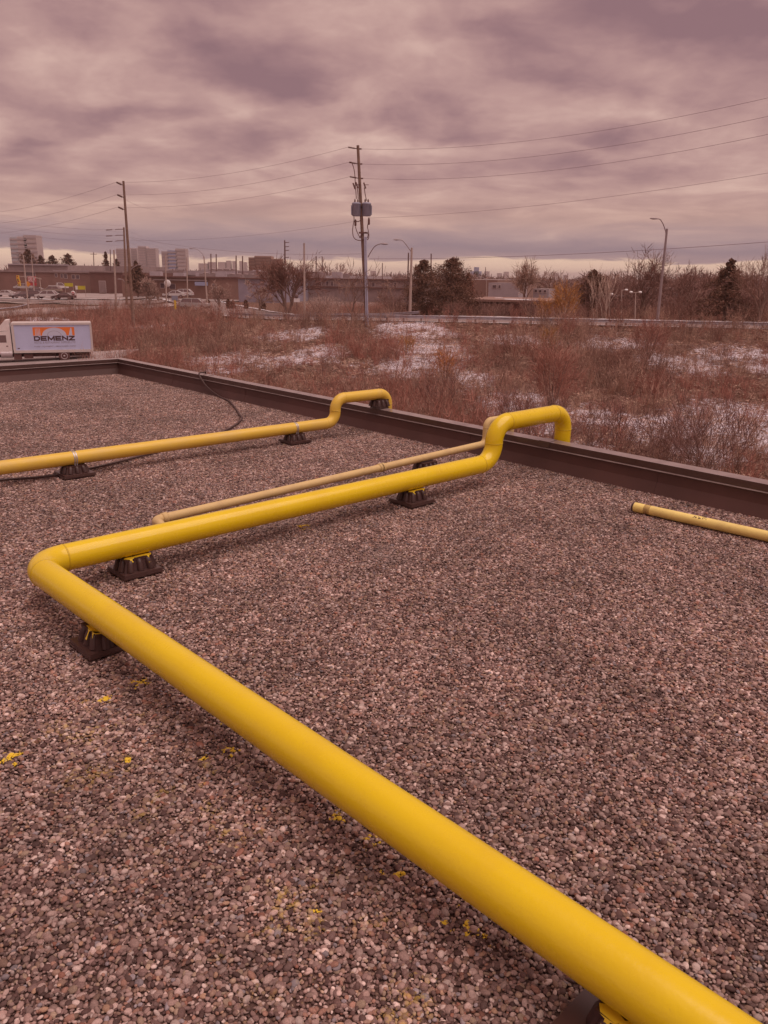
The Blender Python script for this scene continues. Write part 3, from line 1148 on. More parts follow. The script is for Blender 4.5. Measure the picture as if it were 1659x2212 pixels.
ribbon([(-40, 163), (-60, 152), (-72, 128), (-64, 100), (-45, 84)], 10, 'driveway', M_asph2, .13)
ribbon([(-48, 178), (-95, 186), (-200, 196)], 20, 'side_street', M_asph, .15)
drape('parking_lot', [[(x, y) for x in np.linspace(-130, -36, 24)] for y in np.linspace(196, 262, 12)], M_asph2, .19)
drape('truck_yard', [[(x, y) for x in np.linspace(-75, -24.5, 30)] for y in np.linspace(38, 80, 20)], M_asph2, .17)
ribbon([(-120, 170), (-80, 171.5), (-56, 168)], 1.2, 'pavement', M_curb, .22)
ribbon([(-150, 201), (-60, 191), (-44, 180)], .8, 'snow_ridge', M_snow, .30)

# ------------------------------------------------------------------ guardrails
M_post = mat('weathered_timber_post', C(124, 86, 76, .7), 0.9, 0, 0.2, 8)
M_rail = mat('dull_galvanized_rail', C(150, 124, 126, .8), 0.5, 0.3, 0.15, 3)


def guardrail(label, offset, i0, i1, side, drop=0.0):
    P = []
    for k in range(i0, i1):
        x = NS[k, 0] + NOR[k, 0] * offset; y = NS[k, 1] + NOR[k, 1] * offset
        P.append(Vector((x, y, tz(x, y))))
    g = thing('guardrail', label, 'guardrail', P[len(P) // 2])
    # W-beam section (offset, height)
    prof = [(0.0, .42), (.05, .46), (.05, .52), (.0, .56), (.0, .60), (.05, .64), (.05, .70), (0.0, .74)]
    m_ = MB()
    for k, p in enumerate(P):
        q = i0 + k
        n_ = Vector((NOR[q, 0], NOR[q, 1], 0)) * side
        for a, h in prof:
            m_.v.append(tuple(p + n_ * (.10 + a) + up * (h + drop)))
    n = len(prof)
    for k in range(len(P) - 1):
        for j in range(n - 1):
            a = k * n + j
            m_.face((a, a + 1, a + n + 1, a + n), True)
    m_.buildw('rail_beam', M_rail, g)
    pm_ = MB().box((0, 0, .1), (.16, .18, 1.3)).mesh('post', M_post)
    # posts every 1.9 m
    acc = 0.0
    for a, b in zip(P[:-1], P[1:]):
        L = (b - a).length
        while acc < L:
            c = a.lerp(b, acc / L)
            o = obj('post', pm_); o.parent = g
            o.location = c - g.location
            acc += 1.9
        acc -= L
    return g


i_m = int(np.argmin(np.hypot(NS[:, 0] + 24, NS[:, 1] - 122)))
i_r = int(np.argmin(np.hypot(NS[:, 0] - 62, NS[:, 1] - 77)))
i_c = int(np.argmin(np.hypot(NS[:, 0] - 2, NS[:, 1] - 86)))
i_l = int(np.argmin(np.hypot(NS[:, 0] + 27.5, NS[:, 1] - 131)))
guardrail('long galvanized guardrail on timber posts along the near edge of the road above the brush', -.35, i_r, i_m, -1)
guardrail('shorter guardrail on the far side of the road, ending left of the dark bare tree', ROADW + .3, i_c + 2, i_l - 3, -1)


# ------------------------------------------------------------------ vegetation
M_twig = attr_mat('twigs', 0.9, 0.22, 1.2, 0.1)
M_bark = mat('grey_brown_bark', C(112, 78, 68, .6), 0.9, 0, 0.25, 3)
M_pale_bark = mat('pale_bark', C(156, 118, 106, .7), 0.9, 0, 0.2, 3)
vr = np.random.default_rng(5)


class Tri:
    """bag of triangles with a colour each"""

    def __init__(self):
        self.V, self.T = [], []

    def blade(self, p, q, w0, w1, c, side=None):
        """flat twig from p to q, width w0 -> w1"""
        p = np.asarray(p, float); q = np.asarray(q, float)
        d = q - p
        s = np.cross(d, vr.normal(size=3)) if side is None else np.asarray(side, float)
        n = np.linalg.norm(s)
        s = s / (n if n > 1e-9 else 1)
        self.V += [p - s * w0 / 2, p + s * w0 / 2, q + s * w1 / 2]
        self.T += [c, c, c]
        if w1 > 0.3 * w0:
            self.V += [p - s * w0 / 2, q + s * w1 / 2, q - s * w1 / 2]
            self.T += [c, c, c]

    def arrays(self):
        V = np.array(self.V); F = np.arange(len(V)).reshape(-1, 3)
        return V, F, np.array(self.T)

    def mesh(self, name, m=None):
        V, F, T = self.arrays()
        return np_mesh(name, V, F, m or M_twig, T)


def unit(v):
    return v / np.linalg.norm(v)


def jit(c, a=.2):
    return np.array(c) * vr.uniform(1 - a, 1 + a)


def grow(tris, limbs, p, d, L, r, lev, maxlev, spread, col, wmin, up_pull=.15, kids=(3, 5)):
    """recursive bare branching"""
    pts = [p]
    n = 4 if lev < 2 else 2
    for k in range(n):
        d = unit(d + vr.normal(0, .13, 3) + np.array([0, 0, up_pull * .5]))
        pts.append(pts[-1] + d * L / n)
    rr = np.linspace(r, r * .5, n + 1)
    if lev <= 1 and limbs is not None:
        limbs.sweep(pts, [max(x, wmin * .5) for x in rr], 6, cap=False)
    else:
        for a, b, ra, rb in zip(pts[:-1], pts[1:], rr[:-1], rr[1:]):
            tris.blade(a, b, max(ra * 2, wmin), max(rb * 2, wmin * .7) if (lev < maxlev or b is not pts[-1]) else 0, jit(col))
    if lev >= maxlev:
        return
    nk = int(vr.integers(kids[0], kids[1] + 1)) + (2 if lev == 0 else 0)
    for k in range(nk):
        f_ = vr.uniform(.35 if lev else .3, 1.0)
        i = min(int(f_ * n), n - 1); fr = f_ * n - i
        q = pts[i] * (1 - fr) + pts[i + 1] * fr
        a = vr.uniform(0, 2 * math.pi)
        side = unit(np.cross(d, unit(np.array([math.cos(a), math.sin(a), .3]))))
        ang = vr.uniform(.5, 1.0) * spread
        nd = unit(d * math.cos(ang) + side * math.sin(ang))
        grow(tris, limbs, q, nd, L * vr.uniform(.58, .85), r * (.62 if lev else .5) * (1 - .4 * f_), lev + 1, maxlev, spread, col, wmin, up_pull, kids)


def bare_tree(name, label, p, H, trunk_h, spread, col, bark=None, wmin=.035, maxlev=4, r=.16, kids=(3, 4), stems=1, group=None, up_pull=.15):
    t_ = thing(name, label, 'tree', p, 0, group)
    tr, lb = Tri(), MB()
    for s in range(stems):
        lean = np.array([vr.normal(0, .10 if stems == 1 else .2), vr.normal(0, .10 if stems == 1 else .2), 1])
        grow(tr, lb, np.array([vr.normal(0, .1 * (stems - 1)), vr.normal(0, .1 * (stems - 1)), -.3]), unit(lean), H * trunk_h, r, 0, maxlev, spread, np.array(col), wmin, up_pull, kids)
    # scale to the wanted height
    V, F, T = tr.arrays()
    top = np.quantile(V[:, 2], .985)
    k = H / top
    V *= k
    lb.v = [tuple(c * k for c in v) for v in lb.v]
    lb.build('trunk', bark or M_bark, t_)
    o = obj('crown', np_mesh('crown', V, F, M_twig, T), t_)
    return t_


def leafy_conifer(name, label, p, H, Wd, col, style='pine', n=2600, group=None, bare=.12, leaf=.22):
    """dark evergreen: limbs carrying many small needle tufts, uneven outline"""
    t_ = thing(name, label, 'tree', p, 0, group)
    tb = MB(); tb.sweep([(0, 0, -.4), (0.03 * H * vr.normal() * .3, 0, H * .5), (0, 0, H * .95)], [.03 * H, .018 * H, .004 * H], 7, cap=False)
    tr = Tri()
    nl = 80 if style == 'pine' else 60
    n = int(n * 2.2)
    per = n // nl
    for k in range(nl):
        f_ = bare + (1 - bare) * (k + vr.uniform(0, 1)) / nl
        z = H * f_
        if style == 'pine':
            g_ = (f_ - bare) / (1 - bare)
            prof = max(.05, 1 - ((g_ - .22) / .80) ** 2.5) if g_ > .22 else .86 + .14 * g_ / .22
            prof *= vr.uniform(.82, 1.12)
            dz = .22
        elif style == 'spruce':
            prof = max(.06, (1 - f_) ** .8 * 1.15) * vr.uniform(.4, 1.45)
            dz = -.08
        else:
            prof = max(.1, math.sin((f_ * .85 + .15) * math.pi)) * vr.uniform(.8, 1.1)
            dz = .3
        R_ = Wd * .5 * prof * vr.uniform(.7, 1.18)
        a = k * 2.4 + vr.uniform(-.4, .4)
        d = np.array([math.cos(a), math.sin(a), dz + vr.normal(0, .12)])
        base = np.array([0, 0, z])
        tip = base + d * R_
        tb.sweep([tuple(base - np.array([0, 0, .1])), tuple(tip)], [.006 * H, .002 * H], 4, cap=False)
        for q in range(per):
            s = vr.uniform(.15, 1.0) ** .7
            c = base + d * R_ * s + vr.normal(0, 1, 3) * np.array([.2, .2, .10 if style == 'spruce' else .17]) * (R_ * .6 + .2)
            if style == 'spruce':
                c[2] -= .18 * s * s * R_
            w_ = vr.normal(size=3); w_ = unit(w_) * leaf * vr.uniform(.6, 1.4)
            tr.blade(c - w_ * .5, c + w_ * .5 + np.array([0, 0, vr.uniform(-.06, .1)]), leaf * vr.uniform(.3, .6), 0, jit(col, .35))
    tb.build('trunk', M_bark, t_)
    obj('crown', tr.mesh('crown'), t_)
    return t_


def gpt(px, D, dz=0.0):
    v = W(px, 600, D)
    return Vector((v.x, v.y, tz(v.x, v.y) + dz))


def height(px, ptop, D):
    return W(px, ptop, D).z - gpt(px, D).z


K_BR = C(112, 76, 66, .6); K_RED = C(124, 74, 63, .6); K_DK = C(92, 58, 50, .5); K_TAN = C(152, 112, 96, .7); K_PALE = C(168, 130, 116, .75)
K_OCH = C(142, 92, 58, .68); K_GRN = C(84, 54, 44, .5); K_ORG = C(146, 92, 54, .72)

# evergreen pair and spruce
def ever(px, D, ptop, wpx, label, style, col=K_GRN, n=2600, leaf=.24, nm='pine_tree', bare=.14):
    p = gpt(px, D); leafy_conifer(nm, label, p, height(px, ptop, D), wpx * D / FPX, col, style, n, None, bare, leaf)


ever(914, 108, 563, 92, 'dark dense pine right behind the middle street lamp, left one of the pine pair', 'pine', n=6500, leaf=.2, bare=.05)
ever(976, 104, 559, 104, 'dark dense pine with a broad rounded top, right one of the pine pair', 'pine', n=7000, leaf=.2, bare=.05)
ever(1576, 96, 560, 145, 'dark ragged spruce with drooping boughs near the right edge', 'spruce', n=3600, nm='spruce_tree', bare=.12, leaf=.3)
ever(296, 205, 566, 40, 'dark round evergreen just right of the tall left utility pole', 'round', n=1500, leaf=.5)
ever(1012, 122, 592, 34, 'small brownish evergreen right beside the pine pair', 'round', C(100, 60, 50, .55), 1100, .3)
ever(1283, 118, 584, 62, 'dark evergreen behind the clump of pale slender stems', 'pine', n=2200, leaf=.3)
ever(66, 330, 540, 54, 'dark evergreen in front of the glass office block at far left', 'round', n=900, leaf=.8)
ever(92, 340, 553, 34, 'low dark tree at the right foot of the glass office block', 'round', n=600, leaf=.8)
ever(117, 345, 552, 34, 'dark pointed tree on the left skyline above the low brick building', 'pine', n=700, leaf=.8)
ever(150, 330, 549, 44, 'dark broad evergreen on the left skyline, right of the pointed one', 'pine', n=900, leaf=.8)
ever(232, 320, 545, 30, 'jagged dark evergreen left of the two tall left poles', 'spruce', n=700, leaf=.8)
ever(254, 330, 560, 26, 'small dark evergreen between the left pole and the grey towers', 'round', n=500, leaf=.8)
for k, (px, ht, lb_) in enumerate(((437, 9, 'leftmost'), (447, 12, 'second from left'), (492, 13, 'third from left'), (502, 11, 'fourth from left'), (530, 12, 'fifth from left'), (568, 10, 'rightmost'))):
    D = 158
    p = gpt(px - 1, D)
    leafy_conifer('cypress_shrub', 'small dark upright cypress by the far road, %s of the row' % lb_, p, ht * D / FPX * 1.5, 10 * D / FPX, K_GRN, 'pine', 260, 'row of small cypresses by the far road', .03, .35)

# bare trees
BT = [
    (620, 140, 566, .34, .85, K_DK, 'dense dark bare tree behind the end of the far guardrail', 4, .20, (5, 6), 2),
    (762, 83.5, 566, .36, .80, C(116, 82, 72, .6), 'slender bare tree just left of the tall middle utility pole', 4, .10, (3, 4), 1),
    (1398, 112, 547, .34, .92, C(104, 70, 62, .55), 'large spreading bare tree behind the leaning right street lamp', 4, .24, (5, 6), 1),
    (1650, 92, 528, .40, .80, C(106, 72, 62, .55), 'tall bare tree cut by the right edge of the picture', 4, .2, (5, 6), 1),
    (1140, 150, 566, .36, .85, C(128, 92, 80, .6), 'pale bare tree on the skyline between the pines and the orange willow', 4, .2, (5, 6), 1),
    (1190, 170, 585, .35, .85, C(118, 82, 72, .6), 'low bare tree on the skyline just left of the orange willow', 4, .2, (3, 4), 1),
    (1336, 130, 590, .36, .85, C(104, 70, 62, .55), 'bare tree left of the large spreading tree, crown level with it', 4, .16, (3, 4), 1),
    (1460, 125, 578, .36, .85, C(106, 70, 62, .55), 'bare tree right of the leaning street lamp, lower than the spreading tree', 5, .18, (3, 4), 1),
    (1505, 118, 582, .36, .85, C(102, 68, 60, .55), 'bare tree left of the dark spruce', 5, .18, (3, 4), 1),
    (1625, 120, 574, .36, .85, C(102, 68, 60, .55), 'bare tree filling the gap right of the dark spruce', 4, .18, (3, 4), 1),
    (900, 130, 610, .36, .85, C(112, 78, 68, .6), 'low bare tree behind the middle street lamp', 4, .14, (3, 4), 1),
    (845, 135, 605, .36, .85, C(116, 82, 72, .6), 'low bare tree right of the tall middle utility pole', 4, .14, (3, 4), 1),
    (702, 260, 566, .36, .85, C(124, 90, 80, .6), 'bare skyline tree between the dark bare tree and the middle pole', 4, .2, (3, 4), 1),
    (735, 280, 570, .36, .85, C(124, 90, 80, .6), 'rounded bare skyline tree just left of the middle pole', 4, .2, (3, 4), 1),
    (655, 270, 572, .36, .85, C(124, 90, 80, .6), 'bare skyline tree rising behind the plain concrete pole', 4, .2, (3, 4), 1),
    (318, 165, 604, .30, .9, C(136, 100, 90, .65), 'pale bushy bare tree right of the tall left pole', 5, .12, (3, 4), 2),
    (560, 150, 610, .30, .9, C(136, 100, 90, .65), 'pale bare tree in front of the bluish grey wall', 4, .12, (3, 4), 2),
    (470, 165, 612, .30, .9, C(130, 94, 84, .65), 'small bare tree in front of the brown brick factory', 4, .1, (3, 4), 2),
    (1240, 145, 596, .36, .85, C(104, 70, 62, .55), 'bare tree peeping over the orange willow', 4, .16, (3, 4), 1),
    (1420, 140, 588, .36, .85, C(100, 66, 58, .55), 'bare tree close behind the leaning right lamp pole', 4, .16, (3, 4), 1),
    (1560, 135, 585, .36, .85, C(100, 66, 58, .55), 'bare tree hidden mostly behind the dark spruce', 4, .16, (3, 4), 1),
]
for (px, D, pt, th_, sp_, col, lab, ml, r, kd, st) in BT:
    bare_tree('bare_tree', lab, gpt(px, D), height(px, pt, D), th_, sp_, col, wmin=.034 * D / 100, maxlev=ml, up_pull=.22, r=r, kids=kd, stems=st)
# slender pale stems and the ochre willow
bare_tree('birch_tree', 'clump of pale slender bare stems right of the orange willow', gpt(1303, 97), height(1303, 580, 97), .75, .35, K_PALE, M_pale_bark, .05, 2, .06, (3, 4), 6, up_pull=.3)
def willow(label, px, D, ptop, wpx, col, n=150, nm='willow_tree', wmin=.05):
    p = gpt(px, D); H = height(px, ptop, D); t_ = thing(nm, label, 'tree' if H > 3 else 'shrub', p)
    tr, tb = Tri(), MB()
    for k in range(7):
        a = k * .9
        tb.sweep([(0, 0, -.3), (.12 * H * math.cos(a), .12 * H * math.sin(a), H * .4), (.2 * H * math.cos(a), .2 * H * math.sin(a), H * .72)], [.012 * H, .008 * H, .004 * H], 5, cap=False)
    Rm = wpx * D / FPX * .5
    for k in range(n):
        a = vr.uniform(0, 6.283); rr = Rm * math.sqrt(vr.uniform(0, 1)) * .55; z = H * vr.uniform(.12, .72)
        q0 = np.array([rr * math.cos(a), rr * math.sin(a), z])
        d = unit(np.array([math.cos(a) * .5, math.sin(a) * .5, 1.0]) + vr.normal(0, .28, 3))
        L = H * vr.uniform(.18, .38)
        q1 = q0 + d * L
        c = jit(col, .25)
        tr.blade(q0, q1, wmin, wmin * .3, c)
        for j in range(5):
            f_ = vr.uniform(.2, 1); b0 = q0 + (q1 - q0) * f_
            tr.blade(b0, b0 + unit(d + vr.normal(0, .5, 3)) * L * .4, wmin * .8, 0, jit(col, .25))
    tb.build('trunk', M_bark, t_)
    obj('crown', tr.mesh('crown'), t_)


willow('orange ochre willow thicket behind the guardrail, right of the low house', 1225, 94, 606, 74, K_ORG, 260)
willow('smaller orange willow bush at the left foot of the big orange one', 1182, 92, 636, 40, K_ORG, 130)
willow('ochre bush on the snowy slope below the two pines', 880, 70, 722, 56, K_OCH, 150, 'shrub', .035)
willow('ochre bush on the upper slope below the orange willow', 1195, 72, 700, 50, K_OCH, 130, 'shrub', .035)
willow('rusty bush in mid slope left of the large red thicket', 968, 58, 748, 60, C(146, 88, 56, .65), 150, 'shrub', .03)
willow('reddish thicket standing tall in mid slope behind the near pipe hump', 1212, 50, 730, 120, C(130, 80, 68, .65), 420, 'shrub', .026)
willow('reddish thicket at the upper right slope under the leaning lamp', 1420, 68, 686, 110, C(118, 72, 62, .6), 320, 'shrub', .03)
willow('pale twiggy thicket across the road in front of the white factory wall', 700, 104, 634, 110, C(150, 114, 104, .7), 320, 'shrub', .04)
willow('dark tangled shrub behind the guardrail left of the pine pair', 850, 104, 632, 60, C(104, 70, 62, .55), 240, 'shrub', .04)
willow('brown tangle behind the guardrail under the spreading bare tree', 1330, 100, 640, 110, C(102, 66, 58, .55), 320, 'shrub', .04)
willow('brown tangle behind the guardrail left of the dark spruce', 1480, 98, 636, 120, C(98, 62, 54, .55), 360, 'shrub', .04)
willow('grey brown thicket in front of the low snowy house', 1075, 98, 650, 120, C(108, 74, 66, .6), 260, 'shrub', .03)
willow('grey brown thicket between the low house and the orange willow', 1150, 98, 640, 70, C(104, 70, 62, .6), 240, 'shrub', .03)
willow('grey brown thicket under the right one of the pine pair', 985, 98, 648, 80, C(100, 66, 58, .55), 240, 'shrub', .03)
willow('brown tangle behind the guardrail at the right edge', 1630, 96, 630, 80, C(100, 64, 56, .55), 300, 'shrub', .04)

# saplings close behind the parapet on the right
SAP = [(1235, 30, 872, 'thin bare sapling just right of the near pipe drop'), (1275, 34, 858, 'forked bare sapling right of the near pipe hump'), (1330, 33, 846, 'bare sapling with spread twigs in the snow, right of the forked one'),
       (1385, 31, 850, 'leaning bare sapling in the snow, middle of the right slope foot'), (1440, 29, 868, 'twiggy bare sapling left of the loose pipe end'), (1490, 29.5, 838, 'tall bare sapling in front of the brightest snow patch'),
       (1548, 28, 858, 'bare sapling with upright twigs beyond the loose pipe'), (1595, 28, 830, 'tallest bare sapling near the right end of the parapet'), (1640, 27.5, 850, 'bare sapling at the right edge above the parapet'),
       (1120, 40, 828, 'thin bare sapling seen over the near pipe hump'), (980, 44, 790, 'bare sapling between the two pipe humps'), (700, 60, 765, 'bare sapling above the farther pipe hump'), (1165, 38, 812, 'bare sapling behind the near pipe hump, right of the thin one')]
for px, D, pt, lab in SAP:
    bare_tree('sapling', lab, gpt(px, D), max(1.2, height(px, pt, D)), .62, .62, C(96, 62, 56, .55), wmin=.016, maxlev=3, r=.03, kids=(3, 5), stems=2, up_pull=.2, group='bare saplings behind the parapet')

# ---- brush: one mass of dead weeds, canes and dogwood on the embankment
def proto_weed(col, h, n, w):
    t_ = Tri()
    for k in range(n):
        a = vr.uniform(0, 6.283); r0 = vr.uniform(0, .3)
        p = np.array([r0 * math.cos(a), r0 * math.sin(a), -.05])
        d = unit(np.array([vr.normal(0, .28), vr.normal(0, .28), 1]))
        L = h * vr.uniform(.5, 1.1)
        q = p + d * L
        t_.blade(p, q, w, 0, jit(col, .3))
        if vr.random() < .5:
            b0 = p + d * L * vr.uniform(.5, .95)
            t_.blade(b0, b0 + unit(d + vr.normal(0, .7, 3)) * L * .3, w * .9, 0, jit(col, .3))
    return t_.arrays()


def proto_shrub(col, h, n, w):
    t_ = Tri()
    for k in range(n):
        a = vr.uniform(0, 6.283)
        p = np.array([.25 * math.cos(a) * vr.random(), .25 * math.sin(a) * vr.random(), -.05])
        d = unit(np.array([math.cos(a) * vr.uniform(.05, .55), math.sin(a) * vr.uniform(.05, .55), 1]))
        L = h * vr.uniform(.6, 1.1)
        q = p + d * L
        t_.blade(p, q, w, w * .2, jit(col, .25))
        for j in range(6):
            b0 = p + d * L * vr.uniform(.35, .98)
            t_.blade(b0, b0 + unit(d + vr.normal(0, .5, 3)) * L * vr.uniform(.15, .35), w * .75, 0, jit(col, .25))
    return t_.arrays()


def proto_litter(col, n):
    t_ = Tri()
    for k in range(n):
        p = np.array([vr.normal(0, .45), vr.normal(0, .45), vr.uniform(0, .12)])
        d = unit(np.array([vr.normal(), vr.normal(), vr.normal(0, .35)]))
        t_.blade(p, p + d * vr.uniform(.12, .4), vr.uniform(.02, .06), 0, jit(col, .35))
    return t_.arrays()


c1, c2, c3, c4 = C(124, 87, 75, .62), C(128, 78, 67, .62), C(152, 112, 96, .66), C(102, 67, 58, .55)
PW = [proto_weed(c, h, 26, .022) for c, h in ((c1, .8), (c3, 1.0), (c1, .6), (c2, .8), (C(136, 92, 76, .65), .9), (c4, .7))]
PS = [proto_shrub(c, h, 22, .02) for c, h in ((c1, 1.6), (c2, 1.7), (c2, 1.4), (c4, 1.8), (C(138, 98, 84, .65), 1.5))]
PL = [proto_litter(c, 30) for c in (c1, c4, c3)]


def scatter(name, protos_of, n, region, dens, smin, smax, label, far_side=False):
    Vs, Fs, Ts = [], [], []
    off = 0
    xr, yr = region
    X = vr.uniform(*xr, n); Yv = vr.uniform(*yr, n)
    # keep what the camera or a neighbour view could see
    ok = np.abs(X) < Yv * .56 + 4
    d, _ = road_rel(X, Yv)
    ok &= ((d > ROADW + 1.5) & (d < ROADW + 34)) if far_side else (d < -.6)
    ok &= ~((X < -23.5) & (Yv < 80.5))
    ok &= np.min(np.hypot(X[:, None] - DRV[None, :, 0], Yv[:, None] - DRV[None, :, 1]), 1) > 6.0
    ok &= ~((X < -44) & (Yv > 150))
    rel_ = np.stack([X - corner.x, Yv - corner.y], 1)
    ok &= ~(((rel_ @ np.array([nin.x, nin.y])) > -1.2) & ((rel_ @ np.array([pd.x, pd.y])) > -1.2))
    X, Yv = X[ok], Yv[ok]
    keep = vr.random(len(X)) < dens(X, Yv)
    X, Yv = X[keep], Yv[keep]
    Z = terrain(X, Yv)
    for x, y, z in zip(X, Yv, Z):
        V, F, T = protos_of(x, y)
        a = vr.uniform(0, 6.283); s = vr.uniform(smin, smax)
        ca, sa = math.cos(a) * s, math.sin(a) * s
        V2 = np.empty_like(V)
        V2[:, 0] = V[:, 0] * ca - V[:, 1] * sa + x; V2[:, 1] = V[:, 0] * sa + V[:, 1] * ca + y; V2[:, 2] = V[:, 2] * s + z
        Vs.append(V2); Fs.append(F + off); off += len(V); Ts.append(T * vr.uniform(.82, 1.18))
    o = obj(name, np_mesh(name, np.concatenate(Vs), np.concatenate(Fs), M_twig, np.concatenate(Ts)))
    return tag(o, label=label, cat='brush', kind='stuff')


def redness(x, y):
    return float(vn.fbm(np.array([x]), np.array([y]), .11, 3)[0])


def pick_weed(x, y):
    r = redness(x, y)
    return PW[3] if r > .56 and vr.random() < .6 else PW[vr.integers(len(PW))]


def pick_shrub(x, y):
    r = redness(x, y)
    return PS[1 + vr.integers(2)] if r > .53 and vr.random() < .75 else PS[vr.choice([0, 3, 4])]


REG = ((-62, 46), (14, 150))
DRV = resample(np.array([(-40, 163, 0), (-60, 152, 0), (-72, 128, 0), (-64, 100, 0), (-45, 84, 0)], float), 2.0)
scatter('dead_weeds', pick_weed, 19000, REG, lambda x, y: np.clip(.95 - .72 * snow_at(x, y), .10, 1) * np.clip(1.25 - y / 260, .4, 1), .6, 1.4,
        'dead tan and brown weeds over the snowy embankment')
scatter('brush', pick_shrub, 11500, REG, lambda x, y: np.clip((vn.fbm(x, y, .16, 3) - .36) * 3.2, .06, 1) * np.clip(1.0 - .85 * snow_at(x, y), .12, 1), .7, 1.65,
        'reddish brown leafless brush covering the embankment')
scatter('leaf_litter', lambda x, y: PL[vr.integers(3)], 14000, ((-36, 40), (16, 95)), lambda x, y: np.full(len(x), .75), .7, 1.5, 'scattered dead leaves and stalks on the snow')

scatter('roadside_brush', pick_shrub, 3600, ((-34, 62), (84, 150)), lambda x, y: np.clip((vn.fbm(x, y, .12, 3) - .33) * 3.0, .1, 1), .45, 1.3,
        'leafless brush and saplings along the far side of the road', True)

# far-off wood along the horizon: nobody could count it
tr = Tri()
for k in range(3400):
    D = vr.uniform(330, 800)
    x = vr.uniform(-.62, .66) * D
    hz = float(vn.fbm(np.array([x / D * 900]), np.array([D * .2]), .03, 3)[0])
    right = 1.0 + 0.5 * sstep(x / D, .2, .4)
    h = (3.0 + 9.0 * hz) * right * vr.uniform(.6, 1.0)
    c = jit(C(108, 76, 70, .62), .2)
    q = np.array([x, D, -4.9])
    tr.blade(q, q + np.array([vr.normal(0, .4), 0, h]), .8, .25, c, (1, 0, 0))
    for j in range(9):
        b0 = q + np.array([0, 0, h * vr.uniform(.1, .8)])
        e0 = b0 + np.array([vr.normal(0, .28) * h, vr.normal(0, .2) * h, vr.uniform(.08, .34) * h])
        e0[2] = min(e0[2], -4.9 + h)
        tr.blade(b0, e0, vr.uniform(.5, 1.1), .12, c)
tag(obj('far_wood', tr.mesh('far_wood')), kind='stuff', label='brownish leafless woods along the horizon', cat='woods')
# nearer tangle of bare woods behind the road at the right
tr = Tri()
for k in range(1500):
    D = vr.uniform(114, 190)
    x = vr.uniform(.235, .56) * D
    hz = float(vn.fbm(np.array([x]), np.array([D * .3]), .09, 3)[0])
    h = (3.2 + 4.4 * hz) * D / 130 * vr.uniform(.55, 1.0)
    p = np.array([x, D, -5.0])
    c = jit(C(98, 64, 57, .58), .25)
    top = p + np.array([vr.normal(0, .12) * h, vr.normal(0, .1) * h, h])
    tr.blade(p, top, .14, .04, c)
    for j in range(14):
        f_ = vr.uniform(.2, .95)
        b0 = p + (top - p) * f_
        e0 = b0 + np.array([vr.normal(0, .16) * h, vr.normal(0, .16) * h, vr.uniform(.08, .30) * h])
        tr.blade(b0, e0, vr.uniform(.05, .09), 0, c)
        b1 = b0 + (e0 - b0) * vr.uniform(.4, .8)
        tr.blade(b1, b1 + unit(vr.normal(0, .6, 3) + np.array([0, 0, 1.0])) * h * .12, .05, 0, c)
tag(obj('wood_edge', tr.mesh('wood_edge')), kind='stuff', label='dark tangled edge of the bare woods behind the right part of the road', cat='woods')


# ------------------------------------------------------------------ poles, lamps, wires
M_wood = mat('weathered_pole_wood', C(116, 80, 68, .68), 0.9, 0, 0.22, 2.5)
M_conc = mat('concrete_pole', C(158, 122, 112, .7), 0.85, 0, 0.12, 1.5)
M_dkpole = mat('dark_treated_pole', C(98, 66, 62, .6), 0.9, 0, 0.15, 2)
M_alu = mat('grey_lamp_metal', C(150, 118, 116, .8), 0.45, 0.3, 0.1, 3)
M_ins = mat('dark_insulator', C(92, 54, 48, .6), 0.5, 0, 0.1, 5)
M_can = mat('blue_grey_transformer_paint', C(130, 112, 122, .72), 0.45, 0, 0.1, 2)
M_cond = mat('grey_conduit', C(166, 146, 158, .75), 0.5, 0.1, 0.08, 2)
M_wire = mat('power_wire', C(110, 78, 80, .6), 0.7, 0, 0)


def relv(root, v):
    return Vector(v) - root.location


def tall_pole(label, top, base, r0, r1, m, name='utility_pole', group=None):
    t_ = thing(name, label, 'utility pole' if name == 'utility_pole' else 'pole', base, 0, group)
    b = Vector((0, 0, -.6)); tp = relv(t_, top)
    MB().sweep([b, b.lerp(tp, .5), tp], [r0, (r0 + r1) / 2, r1], 12).build('pole_shaft', m, t_)
    return t_


def onp(t_, top, f_):
    return (top - t_.location) * f_


def insulator_arm(t_, p, d, L=1.15, r=.085):
    """post insulator leaning outwards: bracket + ribbed body"""
    d = Vector(d).normalized()
    a = MB().sweep([p - d * .15, p + d * .38], .05, 6).build('insulator_bracket', M_dkpole, t_)
    prof = []
    n = 7
    for k in range(n):
        h = .36 + (L - .36) * k / n
        prof += [(r * .55, h), (r * 1.2, h + .03), (r * .55, h + .06)]
    prof += [(.02, L)]
    MB().lathe(p, prof, 10, d).build('insulator', M_ins, t_)
    return p + d * L


ATT = {}
